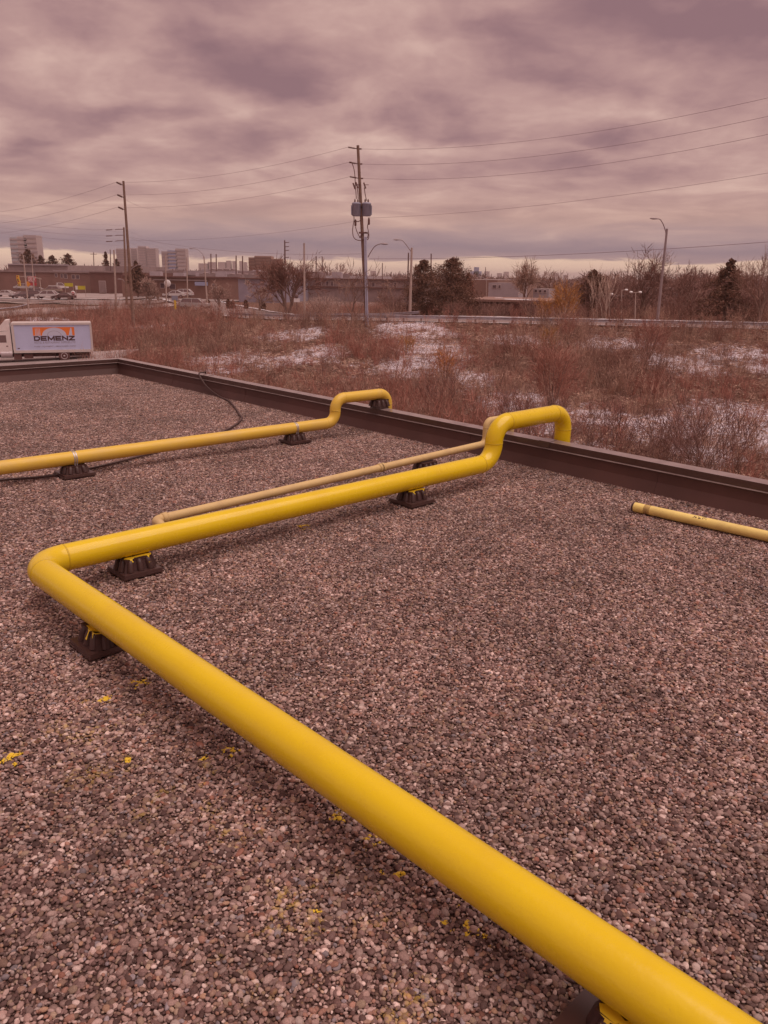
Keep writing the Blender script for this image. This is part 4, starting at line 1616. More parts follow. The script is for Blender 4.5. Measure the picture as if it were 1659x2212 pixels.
# tall middle pole
base = W(793.5, 694, 84); base.z = tz(base.x, base.y)
top = W(773, 314, 84)
pm1 = tall_pole('tall leaning wooden utility pole in the middle with two grey transformers and cable loops', top, base, .20, .135, M_wood)
wl = Vector((-1, .02, 0)); toleft = Vector((-.78, .62, .12)).normalized()
for k, py in enumerate((321, 351, 380)):
    f_ = (py - 694) / (314 - 694)
    p = onp(pm1, top, f_)
    e = insulator_arm(pm1, p, Vector((-1, .1, .16)), 1.0)
    ATT['m%d' % k] = pm1.location + e
    MB().box(p + Vector((.24, 0, 0)), (.22, .12, .12)).build('wire_clamp', M_ins, pm1)
    ATT['mr%d' % k] = pm1.location + p + Vector((.36, 0, 0))
for sx, px in ((-1, 770), (1, 792)):
    c = relv(pm1, W(px, 453, 84)) + Vector((0, -.12, 0))
    tcan = MB().lathe(c - up * .62, [(.38, 0), (.44, .06), (.44, 1.1), (.46, 1.12), (.46, 1.18), (.36, 1.28), (.12, 1.32)], 18).build('transformer', M_can, pm1)
    m_ = MB()
    for q in range(2):
        bx = c + Vector((-.15 + .3 * q, 0, .66))
        m_.lathe(bx, [(.07, 0), (.09, .05), (.06, .09), (.09, .13), (.06, .17), (.08, .21), (.03, .34)], 8)
    m_.build('bushing', M_ins, tcan)
    fl = MB()
    for q in range(5):
        fl.box(c + Vector((sx * (.46 + .02), -.28 + .14 * q, -.05)), (.10, .02, .85))
    fl.build('cooling_fin', M_can, tcan)
    MB().box(c + Vector((-sx * .52, 0, .2)), (.3, .12, .16)).build('hanger_bracket', M_dkpole, tcan)


def wp(px, py, dy=0.0):
    return relv(pm1, W(px, py, 84)) + Vector((0, dy, 0))


loops = [
    [(764, 455), (765, 475), (763, 487), (762, 500), (764, 512), (770, 518), (780, 520), (786, 519)],
    [(768, 490), (771, 500), (776, 510), (781, 515), (787, 517)],
    [(779, 510), (777, 514), (781, 507), (785, 504)],
    [(797, 470), (796, 480), (794, 490), (796, 500), (797, 510), (795, 517), (789, 518)],
    [(785, 503), (791, 502), (795, 506), (794, 513), (790, 517)],
    [(770, 430), (769, 415), (768, 404), (766, 372), (760, 352), (755, 352)],
    [(774, 430), (773, 415), (771, 404)],
    [(792, 434), (789, 420), (787, 406)],
    [(767, 476), (773, 479), (780, 476)],
]
for L in loops:
    MB().sweep(spline([wp(a, b, -.25) for a, b in L], 6), .045, 6).build('cable_loop', M_ins, pm1)
for px, py, s in ((765, 403, 1), (771, 401, 1), (788, 402, 1)):
    c = wp(px, py, -.2)
    m_ = MB().sweep([c + Vector((-.1, 0, .3)), c + Vector((.1, 0, -.25))], .075, 7)
    m_.box(c + Vector((.2, 0, .1)), (.4, .05, .05))
    m_.build('fuse_cutout', M_ins, pm1)
for px, py in ((768, 481), (797, 478)):
    c = wp(px, py, -.2)
    MB().lathe(c - up * .35, [(.06, 0), (.11, .1), (.11, .5), (.05, .65)], 8).build('cable_head', M_ins, pm1)
for k, (x0, x1) in enumerate(((787.3, 791.2), (790.4, 794.8))):
    a = wp(x0 + .3, 512, -.26); c = wp(x1, 690, -.28)
    MB().sweep([c - up * .6, a], .075, 10).build('conduit', M_cond, pm1)
MB().box(wp(785, 503, -.1), (.9, .2, .16)).build('cross_bracket', M_ins, pm1)


def lamp_arm(t_, pts, head_dir, m=None, r=.05):
    """curved bracket and cobra head; pts in local coords"""
    arm = MB().sweep(spline(pts, 6), r, 8).build('lamp_arm', m or M_alu, t_)
    e = Vector(pts[-1]); d = Vector(head_dir).normalized()
    m_ = MB()
    m_.sweep([e - d * .1, e + d * .12, e + d * .45, e + d * .78], [.06, .11, .17, .07], 10)
    m_.v = [(v[0], v[1], e.z + (v[2] - e.z) * .62) if i >= 0 else v for i, v in enumerate(m_.v)]
    m_.build('lamp_head', m or M_alu, t_)


lamp_arm(pm1, [wp(794.5, 556), wp(803, 541), wp(811, 531), wp(822, 526.5)], Vector((1, 0, -.04)))

# tall left pole
base = W(285.5, 661, 115); base.z = tz(base.x, base.y); top = W(266.5, 391, 115)
pm2 = tall_pole('tall plain wooden utility pole at the left with three leaning insulators', top, base, .24, .15, M_wood)
for k, py in enumerate((399, 421, 443)):
    f_ = (py - 661) / (391 - 661)
    p = onp(pm2, top, f_)
    e = insulator_arm(pm2, p, Vector((-1, .2, .42)), 1.15, .11)
    ATT['l%d' % k] = pm2.location + e
lamp_arm(pm2, [relv(pm2, W(277, 586, 115)), relv(pm2, W(284, 581, 115)), relv(pm2, W(291, 576, 115)), relv(pm2, W(297, 573, 115))], Vector((1, 0, .25)), r=.06)

# pole behind it with cross arms
base = W(273, 652, 165); base.z = tz(base.x, base.y); top = W(267.5, 491, 165)
pm3 = tall_pole('wooden utility pole with crossarms standing close behind the tall left pole', top, base, .24, .16, M_wood)
for k, py in enumerate((495, 508, 520)):
    p = relv(pm3, W(268.5, py, 165))
    m_ = MB().sweep([p, p + Vector((-1.4, .3, -.02)), p + Vector((-1.9, .3, -.10))], .07, 6)
    m_.build('crossarm', M_ins, pm3)
    MB().sweep([p + Vector((-2.5, .3, -.12)), p + Vector((-3.7, .3, -.2))], .09, 6).build('insulator', M_ins, pm3)
    ATT['b%d' % k] = W(253, py + 1, 165)
lamp_arm(pm3, [relv(pm3, W(271, 612, 165)), relv(pm3, W(266, 605, 165)), relv(pm3, W(262, 603, 165))], Vector((-1, 0, 0)))

# plain poles: (px_top, py_top, px_base, py_base, D, radius, material, label)
PL_ = [
    (246, 540, 249.5, 651, 150, .2, M_conc, 'short pale concrete pole left of the two tall left poles'),
    (657, 525, 657.5, 664, 120, .17, M_conc, 'plain pale concrete pole behind the far guardrail right of the dark bare tree', ),
    (615, 519, 616.5, 640, 175, .2, M_dkpole, 'dark pole with short side insulators rising out of the dark bare tree'),
    (357.5, 550, 358.5, 645, 165, .16, M_conc, 'pale concrete pole by the white round sign'),
    (403.5, 556, 404.5, 648, 170, .15, M_conc, 'pale thin pole beside the dark cypress row'),
    (882.5, 546, 880, 640, 125, .14, M_dkpole, 'dark pole close left of the middle street lamp'),
    (931.5, 548, 931, 640, 150, .15, M_dkpole, 'dark pole between the two dark pines'),
    (826, 568, 826, 640, 230, .16, M_dkpole, 'thin dark pole on the skyline right of the tall middle pole'),
    (455.5, 548, 455.5, 620, 230, .22, M_dkpole, 'dark pole above the factory roofs, left of the first close pair'),
    (467, 549, 467, 620, 240, .22, M_dkpole, 'dark pole above the factory roofs, right of the first close pair'),
    (510, 552, 510, 620, 235, .24, M_dkpole, 'dark pole above the white snowy roof, left of the second close pair'),
    (524, 553, 524, 620, 245, .24, M_dkpole, 'dark pole above the white snowy roof, right of the second close pair'),
    (683, 553, 683, 640, 220, .2, M_dkpole, 'dark pole on the skyline, left of the pair before the middle pole'),
    (696, 554, 696, 640, 226, .2, M_dkpole, 'dark pole on the skyline, right of the pair before the middle pole'),
    (238, 539, 238, 600, 280, .2, M_dkpole, 'thin dark skyline pole over the left brick building'),
    (202, 545, 202, 600, 300, .2, M_dkpole, 'faint skyline pole with a short crossarm over the left brick building'),
    (1049, 577, 1049, 620, 260, .15, M_dkpole, 'thin dark pole beside the blue grey far towers'),
]
for (a, b, c, d, D, r, m, lab) in PL_:
    bs = W(c, d, D); bs.z = min(bs.z, tz(bs.x, bs.y))
    tp = W(a, b, D)
    t_ = tall_pole(lab, tp, bs, r, r * .7, m)
    if 'short side insulators' in lab:
        for py in (524, 533, 541, 556):
            p = relv(t_, W(615.3, py, D))
            MB().sweep([p, p + Vector((.9, 0, .05))], .08, 6).build('side_insulator', M_ins, t_)
    if 'crossarm' in lab:
        p = relv(t_, W(202, 549, D))
        MB().sweep([p - Vector((1.2, 0, 0)), p + Vector((1.2, 0, 0))], .1, 6).build('crossarm', M_ins, t_)


def street_lamp(label, ptop, pbase, D, r, arm, m=M_conc, hd=(-1, 0, 0.02)):
    bs = W(*pbase, D); bs.z = min(bs.z, tz(bs.x, bs.y)); tp = W(*ptop, D)
    t_ = thing('street_lamp', label, 'street lamp', bs)
    MB().sweep([Vector((0, 0, -.5)), relv(t_, tp)], [r, r * .62], 12).build('pole_shaft', m, t_)
    lamp_arm(t_, [relv(t_, W(a, b, D)) for a, b in arm], hd)
    return t_


street_lamp('tall grey street lamp leaning to the right at the right side of the road', (1441, 494), (1421, 684), 84, .17,
            [(1439.5, 508), (1437, 497), (1432, 483), (1426, 474), (1421, 472.5)], M_alu, (-1, 0, .05))
street_lamp('middle street lamp with a pale concrete pole beside the left pine', (889.5, 535), (885.5, 676), 100, .19,
            [(889, 545), (884, 538), (877, 528), (870, 520), (864, 518)])
street_lamp('street lamp above the brown factory, its arm bending left', (440.5, 554), (448, 655), 150, .16,
            [(441, 562), (438, 550), (431, 542), (424, 538), (418, 537)], M_conc)
street_lamp('left street lamp in front of the brick building, arm bending right', (68, 552), (73, 630), 195, .16,
            [(67.5, 556), (69, 549), (72, 545), (75, 544)], M_conc, (1, 0, .1))
street_lamp('leftmost street lamp pole near the traffic lights', (50, 551), (60, 652), 150, .15,
            [(50.2, 556), (49, 549), (47, 546), (44, 545)], M_conc)
street_lamp('small curved lamp by the brown roofs right of the pine pair', (1051, 606), (1051.5, 640), 150, .09,
            [(1051, 608), (1048, 603), (1044, 600), (1041, 599)], M_conc)


def twin_lamp(label, px, py, pyb, D, heads):
    bs = W(px, pyb, D); bs.z = min(bs.z, tz(bs.x, bs.y)); t_ = thing('yard_lamp', label, 'lamp', bs)
    tp = relv(t_, W(px, py, D))
    MB().sweep([Vector((0, 0, -.3)), tp], [.09, .06], 8).build('pole_shaft', M_conc, t_)
    for s in heads:
        e = tp + Vector((s * .55, 0, .05))
        MB().sweep([tp, e], .035, 6).build('lamp_arm', M_conc, t_)
        MB().lathe(e - up * .12, [(.10, 0), (.20, .05), (.21, .14), (.12, .24)], 10).build('lamp_head', M_lampw, t_)


M_lampw = mat('white_lamp_glass', C(236, 205, 200), 0.3, 0, 0)
twin_lamp('small yard lamp with two white heads left of the leaning street lamp', 1373, 632, 678, 98, (-1, 1))
twin_lamp('small yard lamp with one white head right of the orange willow', 1343, 627, 676, 100, (1,))
twin_lamp('single white yard lamp among the pale birch stems', 1317, 636, 676, 99, (.4,))


def wire(label, a, b, sag, r=.018, n=28):
    a, b = Vector(a), Vector(b)
    P = []
    for k in range(n + 1):
        f_ = k / n
        p = a.lerp(b, f_); p.z -= sag * 4 * f_ * (1 - f_)
        P.append(p)
    t_ = thing('power_line', label, 'wire', a, 0, 'overhead wires')
    MB().sweep([p - a for p in P], r * .6, 5, cap=False).build('wire_strand', M_wire, t_)


def right_end(px, py):
    """where a wire leaves the picture, continued on to the next pole nearer the camera"""
    return W(px, py, 56)


for k, (lb_, y1) in enumerate((('top', 203), ('second', 243), ('third', 282))):
    a = ATT['mr%d' % k]; q = W(1659, y1, 58)
    e = a + (q - a) * 1.25
    e.z += 0.9
    wire('%s overhead wire running from the tall middle pole to the upper right' % lb_, a, e, 1.5, .020)
    wire('%s overhead wire between the tall middle pole and the tall left pole' % lb_, ATT['m%d' % k], ATT['l%d' % k], .9, .020)
    wire('%s overhead wire leaving the tall left pole towards the left edge' % lb_, ATT['l%d' % k], W(-60, (462, 486, 506)[k], 170), .9, .026)
a = W(794, 471, 84); q = W(1659, 370, 58); e = a + (q - a) * 1.25; e.z += .5
wire('fourth overhead wire from below the transformers to the right edge', a, e, .8, .018)
a = W(797, 559, 84); q = W(1659, 520, 58); e = a + (q - a) * 1.25; e.z += .3
wire('low telephone cable from the middle pole to the right, just over the treetops', a, e, .5, .026)
wire('low telephone cable from the middle pole leftwards across the horizon', W(787, 548, 84), W(281, 512, 115), .8, .02)
wire('faint wire from the transformers down to the left pole', W(770, 478, 84), W(282, 519, 115), .6, .016)
for k, (y0, y1, lb_) in enumerate(((495, 470, 'upper'), (509, 482, 'middle'), (521, 494, 'lower'))):
    wire('%s thin wire from the crossarms of the rear left pole to the left edge' % lb_, ATT['b%d' % k], W(-60, y1, 190), .6, .022)
    wire('%s thin wire from the rear left pole across towards the chimney-like dark poles' % lb_, W(268, y0, 165), W(466, 551 + k * 2, 240), 1.0, .022)
wire('thin wire slanting down to the right from the tall left pole', W(271, 431, 115), W(335, 452, 130), .3, .022)
for k, y in enumerate((452, 462, 474, 484)):
    wire('faint wire low over the left skyline, %s of four' % ('first', 'second', 'third', 'fourth')[k], W(-60, y + 4, 230), W(268, y + 36 + 4 * k, 220), .5, .02)

# ------------------------------------------------------------------ distant buildings
M_brick = mat('dark_red_brown_brick', C(112, 74, 66, .62), 0.9, 0, 0.10, .3)
M_brick2 = mat('brown_brick', C(124, 84, 74, .66), 0.9, 0, 0.10, .4)
M_brick3 = mat('deep_brown_brick', C(94, 58, 52, .55), 0.9, 0, 0.1, .4)
M_fas = mat('grey_fascia', C(140, 106, 102, .78), 0.7, 0, 0.12, .6)
M_whit = mat('off_white_siding', C(166, 134, 134, .85), 0.7, 0, 0.08, .6)
M_bluw = mat('bluish_grey_cladding', C(146, 120, 128, .78), 0.6, 0, 0.10, .4)
M_roof = mat('dirty_flat_roof', C(136, 104, 100, .95), 0.9, 0, 0.3, .12)
M_glass = mat('dark_window_glass', C(84, 58, 60, .6), 0.15, 0, 0.1, 1)
M_frame = mat('pale_window_frame', C(170, 136, 130, .7), 0.6, 0, 0)
M_twg = mat('hazy_tower_concrete', C(164, 132, 128, .66), 0.9, 0, 0.06, .05)  # distance haze is blended into these paler tower colours
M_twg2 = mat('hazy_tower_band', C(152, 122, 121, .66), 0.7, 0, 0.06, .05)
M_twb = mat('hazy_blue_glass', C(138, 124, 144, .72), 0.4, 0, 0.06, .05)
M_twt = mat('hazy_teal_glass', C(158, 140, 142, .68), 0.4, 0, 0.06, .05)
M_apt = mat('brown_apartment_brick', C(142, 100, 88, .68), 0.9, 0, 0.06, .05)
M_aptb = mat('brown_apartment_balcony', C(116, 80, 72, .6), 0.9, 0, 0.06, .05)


def hz_at(px):
    return 595 + (px - 829.5) * ROLL


def zof(px, py, D):
    return W(px, py, D).z


def zbase(a, b):
    return min(tz(a.x, a.y), tz(b.x, b.y)) - .3


def block(root, name, px0, px1, D, pt, pb, depth, m, D1=None, roof=None, inset=0.0):
    """upright block: front edge from px0 at D to px1 at D1"""
    D1 = D1 or D
    A, B = W(px0, 600, D), W(px1, 600, D1)
    zt = zof((px0 + px1) / 2, pt, (D + D1) / 2)
    zb = zbase(A, B) if pb is None else zof((px0 + px1) / 2, pb, (D + D1) / 2)
    d = Vector((B.x - A.x, B.y - A.y, 0)); n = Vector((-d.y, d.x, 0)).normalized()
    if n.y < 0:
        n = -n
    m_ = MB()
    a = Vector((A.x, A.y, 0)); b = Vector((B.x, B.y, 0))
    P = [a, b, b + n * depth, a + n * depth]
    for p, q in zip(P, P[1:] + P[:1]):
        m_.quad(p + up * zb, q + up * zb, q + up * zt, p + up * zt)
    m_.mi = 1 if roof else 0
    m_.quad(*[p + up * zt for p in P])
    o = m_.buildw(name, [m, roof] if roof else m, root)
    return o, a, b, n, zb, zt


def rooted(name, label, cat, px, D, group=None):
    return thing(name, label, cat, gpt(px, D), 0, group)


def wins(root, a, b, n, spec, m=None, fm=None, fw=.24):
    """windows on a front face: spec = [(f0,f1,z0,z1)] along a->b"""
    for f0, f1, z0, z1 in spec:
        p = a.lerp(b, f0); q = a.lerp(b, f1)
        fr = MB()
        w_ = (q - p).length; c = (p + q) / 2
        ang = math.atan2(q.y - p.y, q.x - p.x)
        fr.box((c.x - n.x * .02, c.y - n.y * .02, (z0 + z1) / 2), (w_ + fw, .12, z1 - z0 + fw), ang)
        f_ = fr.buildw('window', fm or M_frame, root)
        g_ = MB().box((c.x - n.x * .06, c.y - n.y * .06, (z0 + z1) / 2), (w_, .12, z1 - z0), ang)
        obj('pane', g_.mesh('pane', m or M_glass), f_)


# long brick building at left
r_ = rooted('brick_building', 'long low dark brick building across the car park at left', 'building', 110, 262)
o, a, b, n, zb, zt = block(r_, 'wall', -70, 216, 262, 586.5, None, 60, M_brick, 250, M_roof)
L = (b - a).length
for x0, x1, y0, y1 in ((123, 127, 591, 598), (135, 139, 592, 600), (142, 148, 592, 601), (158, 164, 594, 602), (167, 173, 594, 602), (57, 80, 586.5, 599)):
    zz0 = zof((x0 + x1) / 2, y1, 256); zz1 = min(zof((x0 + x1) / 2, y0, 256), zt - .3)
    wins(r_, a, b, n, [((x0 + 70) / 286, (x1 + 70) / 286, zz0, zz1)])
block(r_, 'cornice', -70, 216, 261.6, 585, 588, .35, M_fas, 249.6)
block(r_, 'roof_storey', 20, 148, 276, 572, 586.5, 24, M_fas, 272, M_whit)
block(r_, 'roof_edge', 20, 149, 275.5, 570.2, 573, .5, M_whit, 271.5)
block(r_, 'roof_storey', 149, 300, 300, 574.5, 587, 24, M_fas, 296, M_roof)
block(r_, 'roof_edge', 116, 262, 262, 585.0, 587.5, .5, M_whit, 250)
r_ = rooted('brick_building', 'deep brown brick wing with a pale door beside the left poles', 'building', 235, 246)
o, a, b, n, zb, zt = block(r_, 'wall', 194, 264, 246, 588, None, 40, M_brick3, 240, M_roof)
wins(r_, a, b, n, [(.28, .48, zof(205, 631, 244), zof(205, 607, 244))], M_fas)
block(r_, 'roof_edge', 193, 265, 245.5, 585.5, 588.6, .6, M_fas, 239.5)
# brown factory in the middle left
r_ = rooted('factory', 'wide brown brick factory with a thin pale canopy and a dark sign panel', 'building', 400, 212)
o, a, b, n, zb, zt = block(r_, 'wall', 262, 514, 214, 598.5, None, 90, M_brick2, 206, M_roof)
L = (b - a).length
for x0, x1, y0, y1 in ((348, 356, 612, 622), (368, 380, 614, 624), (318, 324, 612, 622), (460, 468, 614, 622)):
    wins(r_, a, b, n, [((x0 - 262) / 252, (x1 - 262) / 252, zof(x0, y1, 210), zof(x0, y0, 210))])
block(r_, 'canopy', 330, 445, 210.5, 604, 606, 1.5, M_fas, 207)
block(r_, 'sign_panel', 420, 447, 207.4, 609, 617, .3, M_twb, 206.6)
block(r_, 'roof_edge', 261, 515, 213.5, 596.5, 599.5, .7, M_brick3, 205.5)
r_ = rooted('factory', 'pale grey factory storey with long fascia rising behind the brown factory', 'building', 450, 250)
block(r_, 'wall', 338, 560, 262, 585, None, 60, M_fas, 250, M_roof)
block(r_, 'fascia_band', 398, 512, 255, 585.5, 594.5, .6, M_whit, 250)
r_ = rooted('factory', 'bluish grey clad factory block with one dark window, right of the brown factory', 'building', 550, 196)
o, a, b, n, zb, zt = block(r_, 'wall', 514, 602, 197, 602.5, None, 50, M_bluw, 193, M_roof)
wins(r_, a, b, n, [(.19, .29, zof(534, 614, 195), zof(534, 606, 195))])
block(r_, 'roof_edge', 513, 603, 196.5, 600.5, 603.5, .6, M_brick3, 192.5)
r_ = rooted('warehouse', 'white snowy sloping warehouse roof behind the bluish grey block', 'building', 540, 240)
block(r_, 'wall', 486, 660, 250, 594, None, 70, M_whit, 240, M_whit)
block(r_, 'roof_monitor', 505, 560, 262, 585, 594, 20, M_whit, 258, M_snow)
r_ = rooted('warehouse', 'long pale grey warehouse with dark roof trim left of the middle pole', 'building', 720, 205)
o, a, b, n, zb, zt = block(r_, 'wall', 648, 905, 208, 604, None, 70, M_fas, 198, M_roof)
block(r_, 'roof_edge', 647, 906, 207.5, 602, 604.8, .7, M_brick3, 197.5)
block(r_, 'trim_band', 648, 905, 207.6, 620, 622.5, .3, M_brick3, 197.6)
wins(r_, a, b, n, [(f_, f_ + .02, zof(760, 618, 203), zof(760, 609, 203)) for f_ in (.165, .23, .27, .62, .8)])
r_ = rooted('warehouse', 'low brown warehouse roof with pale eaves behind the two dark pines', 'building', 960, 215)
block(r_, 'wall', 850, 1075, 225, 603, None, 60, M_brick2, 215, M_roof)
# the low house right of the pines
r_ = rooted('low_house', 'low brown house with patches of snow on its flat roof, right of the pines', 'building', 1080, 112)
o, a, b, n, zb, zt = block(r_, 'wall', 1004, 1178, 114, 652, None, 14, M_brick3, 110)
A_, B_ = a - n * .8, b - n * .8
m_ = MB()
m_.prism([(-.6, 0), ((b - a).length + .6, 0), ((b - a).length + .6, 16), (-.6, 16)], a - n * .9 + up * zt, (b - a).normalized(), n, up, .28)
rf = m_.buildw('roof', M_brick2, r_)
dirx = (b - a).normalized()
for x0, x1, y0, y1 in ((4.6, 9.2, 1.0, 5.0), (2.4, 3.6, 8, 10), (7.2, 9.6, .3, 1.6)):
    rg = random.Random(int(x0 * 10)); pts_ = []
    for q in range(16):
        an_ = q / 16 * 6.283; k_ = rg.uniform(.7, 1.1)
        pts_.append(((x0 + x1) / 2 + math.cos(an_) * (x1 - x0) / 2 * k_, (y0 + y1) / 2 + math.sin(an_) * (y1 - y0) / 2 * k_))
    obj('snow_patch', MB().prism(pts_, a - n * .9 + up * (zt + .283), dirx, n, up, .05).mesh('snow_patch', M_snow), rf)
wins(r_, a, b, n, [(.12, .16, zof(1020, 664, 112), zof(1020, 656, 112)), (.58, .62, zof(1100, 664, 112), zof(1100, 656, 112))], None, M_brick2, .12)
m_ = MB(); c = a.lerp(b, .38)
m_.box((c.x - n.x * .1, c.y - n.y * .1, (zb + zt) / 2 - .1), (3.2, .2, zt - zb - .4), math.atan2(dirx.y, dirx.x)); m_.buildw('garage_door', M_brick2, r_)
r_ = rooted('small_building', 'small white building with a dark window band above the low house', 'building', 1085, 170)
o, a, b, n, zb, zt = block(r_, 'wall', 1056, 1122, 172, 611, None, 12, M_whit, 170, M_roof)
wins(r_, a, b, n, [(.14, .26, zof(1070, 622, 171), zof(1070, 616, 171)), (.34, .40, zof(1070, 622, 171), zof(1070, 616, 171))])
r_ = rooted('small_building', 'little bright white hut with dark windows left of the orange willow', 'building', 1165, 150)
o, a, b, n, zb, zt = block(r_, 'wall', 1154, 1188, 150, 624, None, 8, M_whit, 149, M_roof)
wins(r_, a, b, n, [(f_, f_ + .14, zof(1170, 631, 150), zof(1170, 626.5, 150)) for f_ in (.1, .38, .68)])
r_ = rooted('small_building', 'pale low house glimpsed through the bare trees under the leaning lamp', 'building', 1440, 150)
o, a, b, n, zb, zt = block(r_, 'wall', 1400, 1468, 150, 622, None, 8, M_fas, 149, M_roof)
wins(r_, a, b, n, [(f_, f_ + .1, zof(1430, 632, 150), zof(1430, 626, 150)) for f_ in (.2, .5, .75)])
r_ = rooted('small_building', 'low brown house with a pale fascia behind the pale birch stems', 'building', 1320, 130)
block(r_, 'wall', 1290, 1370, 130, 640, None, 8, M_brick3, 129, M_roof)
block(r_, 'roof_edge', 1288, 1372, 129.6, 637, 640.5, .5, M_fas, 128.6)

# roof units scattered over the factory roofs
um = MB().box((0, 0, .6), (2.4, 2.0, 1.2)).box((0, 0, 1.26), (2.2, 1.8, .12)).box((0, -1.02, .5), (1.6, .06, .7)).mesh('rooftop_unit', M_whit)
um2 = MB().box((0, 0, .5), (3.6, 2.2, 1.0)).lathe((-.8, 0, 1.0), [(.6, 0), (.6, .2), (.4, .26)], 10).lathe((.8, 0, 1.0), [(.6, 0), (.6, .2), (.4, .26)], 10).mesh('rooftop_unit', M_fas)
ru = random.Random(3)
LM = [(345, 'the white round sign'), (394, 'the pale thin pole by the cypresses'), (438, 'the street lamp over the factory'), (461, 'the first close pair of dark poles'), (486, 'the gap between the two dark pole pairs'),
      (517, 'the second close pair of dark poles'), (548, 'the left wing of the brown apartments'), (580, 'the right wing of the brown apartments'), (622, 'the dark bare tree'),
      (657, 'the plain pale concrete pole'), (690, 'the dark skyline pole pair'), (735, 'the slender bare tree')]
for px0_, lm in LM:
    for row, (D0, dpx) in enumerate(((224, -7), (262, 9))):
        D = D0 + ru.uniform(-6, 6); px = px0_ + dpx + ru.uniform(-3, 3)
        zt_ = zof(px, 598.5, 210) if D < 240 else zof(px, 590, 255)
        me_ = um if ru.random() < .5 else um2
        o = obj('rooftop_unit', me_)
        v = W(px, 600, D); o.location = (v.x, v.y, min(zt_, zof(px, 589 + (px - 320) * .02, D)) - .4)
        s = ru.uniform(.8, 1.5); o.scale = (s, s, s * ru.uniform(.8, 1.3)); o.rotation_euler.z = ru.choice((0, .1, -.08))
        tag(o, ('pale' if me_ is um else 'grey') + ' unit on the %s factory roof by %s' % (('nearer', 'farther')[row], lm), 'roof unit', 'ventilation units on the factory roofs')

# skyline towers
def tower(label, blocks, D, bands, name='tower_block', bm_=None):
    px = sum(b_[0] + b_[1] for b_ in blocks) / (2 * len(blocks))
    r_ = rooted(name, label, 'tower', px, D)
    for (x0, x1, y, m) in blocks:
        o, a, b, n, zb, zt = block(r_, 'tower_wall', x0, x1, D, y, None, max(12, (x1 - x0) * D / FPX * .7), m)
        if bands:
            hh = (zt - max(zb, -4)) / bands
            pos_ = 0
            for k in range(bands):
                z0 = zt - hh * (k + .75)
                A_, B_ = a - n * .25, b - n * .25
                m_ = MB().box(((a.x + b.x) / 2 - n.x * .05, (a.y + b.y) / 2 - n.y * .05, z0 + hh * .22), ((b - a).length * .94, .6, hh * .42), math.atan2(b.y - a.y, b.x - a.x))
                m_.buildw('window_band', bm_ or M_twg2, r_)
    return r_


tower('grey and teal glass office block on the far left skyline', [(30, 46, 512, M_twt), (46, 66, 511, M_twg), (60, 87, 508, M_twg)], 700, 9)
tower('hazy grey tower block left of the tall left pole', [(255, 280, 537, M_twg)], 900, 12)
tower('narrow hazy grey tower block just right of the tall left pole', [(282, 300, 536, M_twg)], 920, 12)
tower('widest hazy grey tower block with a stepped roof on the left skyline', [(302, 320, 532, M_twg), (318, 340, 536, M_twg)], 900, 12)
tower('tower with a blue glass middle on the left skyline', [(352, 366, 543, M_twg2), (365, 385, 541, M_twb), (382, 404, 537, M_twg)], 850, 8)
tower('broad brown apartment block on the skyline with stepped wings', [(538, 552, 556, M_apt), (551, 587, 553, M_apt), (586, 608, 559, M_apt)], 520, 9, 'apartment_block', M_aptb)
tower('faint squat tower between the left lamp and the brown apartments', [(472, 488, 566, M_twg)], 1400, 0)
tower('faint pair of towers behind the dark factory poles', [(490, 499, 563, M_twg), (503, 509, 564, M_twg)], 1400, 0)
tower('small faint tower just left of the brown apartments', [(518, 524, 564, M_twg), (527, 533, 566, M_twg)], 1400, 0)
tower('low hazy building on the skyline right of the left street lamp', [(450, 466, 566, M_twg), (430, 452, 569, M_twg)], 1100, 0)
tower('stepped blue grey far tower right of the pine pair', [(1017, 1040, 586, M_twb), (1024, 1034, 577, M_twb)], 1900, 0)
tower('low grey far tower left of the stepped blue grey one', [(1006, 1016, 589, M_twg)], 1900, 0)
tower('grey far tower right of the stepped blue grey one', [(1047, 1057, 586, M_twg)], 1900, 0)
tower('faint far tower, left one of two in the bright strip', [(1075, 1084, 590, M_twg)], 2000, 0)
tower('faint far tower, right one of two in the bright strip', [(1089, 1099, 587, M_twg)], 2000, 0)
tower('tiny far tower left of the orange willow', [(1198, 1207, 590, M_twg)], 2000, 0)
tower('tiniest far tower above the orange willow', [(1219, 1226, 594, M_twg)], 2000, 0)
tower('hazy block on the skyline right of the tall middle pole', [(800, 812, 585, M_twg)], 1100, 0)


# ------------------------------------------------------------------ truck, cars, signs
M_tyre = mat('black_tyre', C(82, 48, 44, .6), 0.9, 0, 0.1, 6)
M_rim = mat('grey_rim', C(176, 144, 142, .8), 0.45, 0.3, 0.1, 6)
M_tbox = mat('white_blue_truck_side', (0.50, 0.52, 0.72), 0.45, 0, 0.05, .7)
M_ttrim = mat('pale_truck_trim', (0.60, 0.52, 0.50), 0.45, 0.1, 0.06, 2)
M_tdark = mat('dark_truck_chassis', C(84, 50, 46, .6), 0.8, 0, 0.15, 4)
M_cab = mat('white_truck_cab', (0.72, 0.62, 0.60), 0.35, 0, 0.05, 2)
M_cglass = mat('tinted_cab_glass', C(96, 66, 64, .6), 0.1, 0, 0.05, 2)
M_orng = mat('orange_truck_print', (0.78, 0.19, 0.035), 0.5, 0, 0.05, 2)
M_print = mat('dark_brown_truck_print', (0.075, 0.028, 0.030), 0.5, 0, 0)
M_print2 = mat('grey_truck_print', (0.30, 0.25, 0.29), 0.5, 0, 0)
M_wprint = mat('white_truck_print', (0.54, 0.53, 0.66), 0.5, 0, 0)


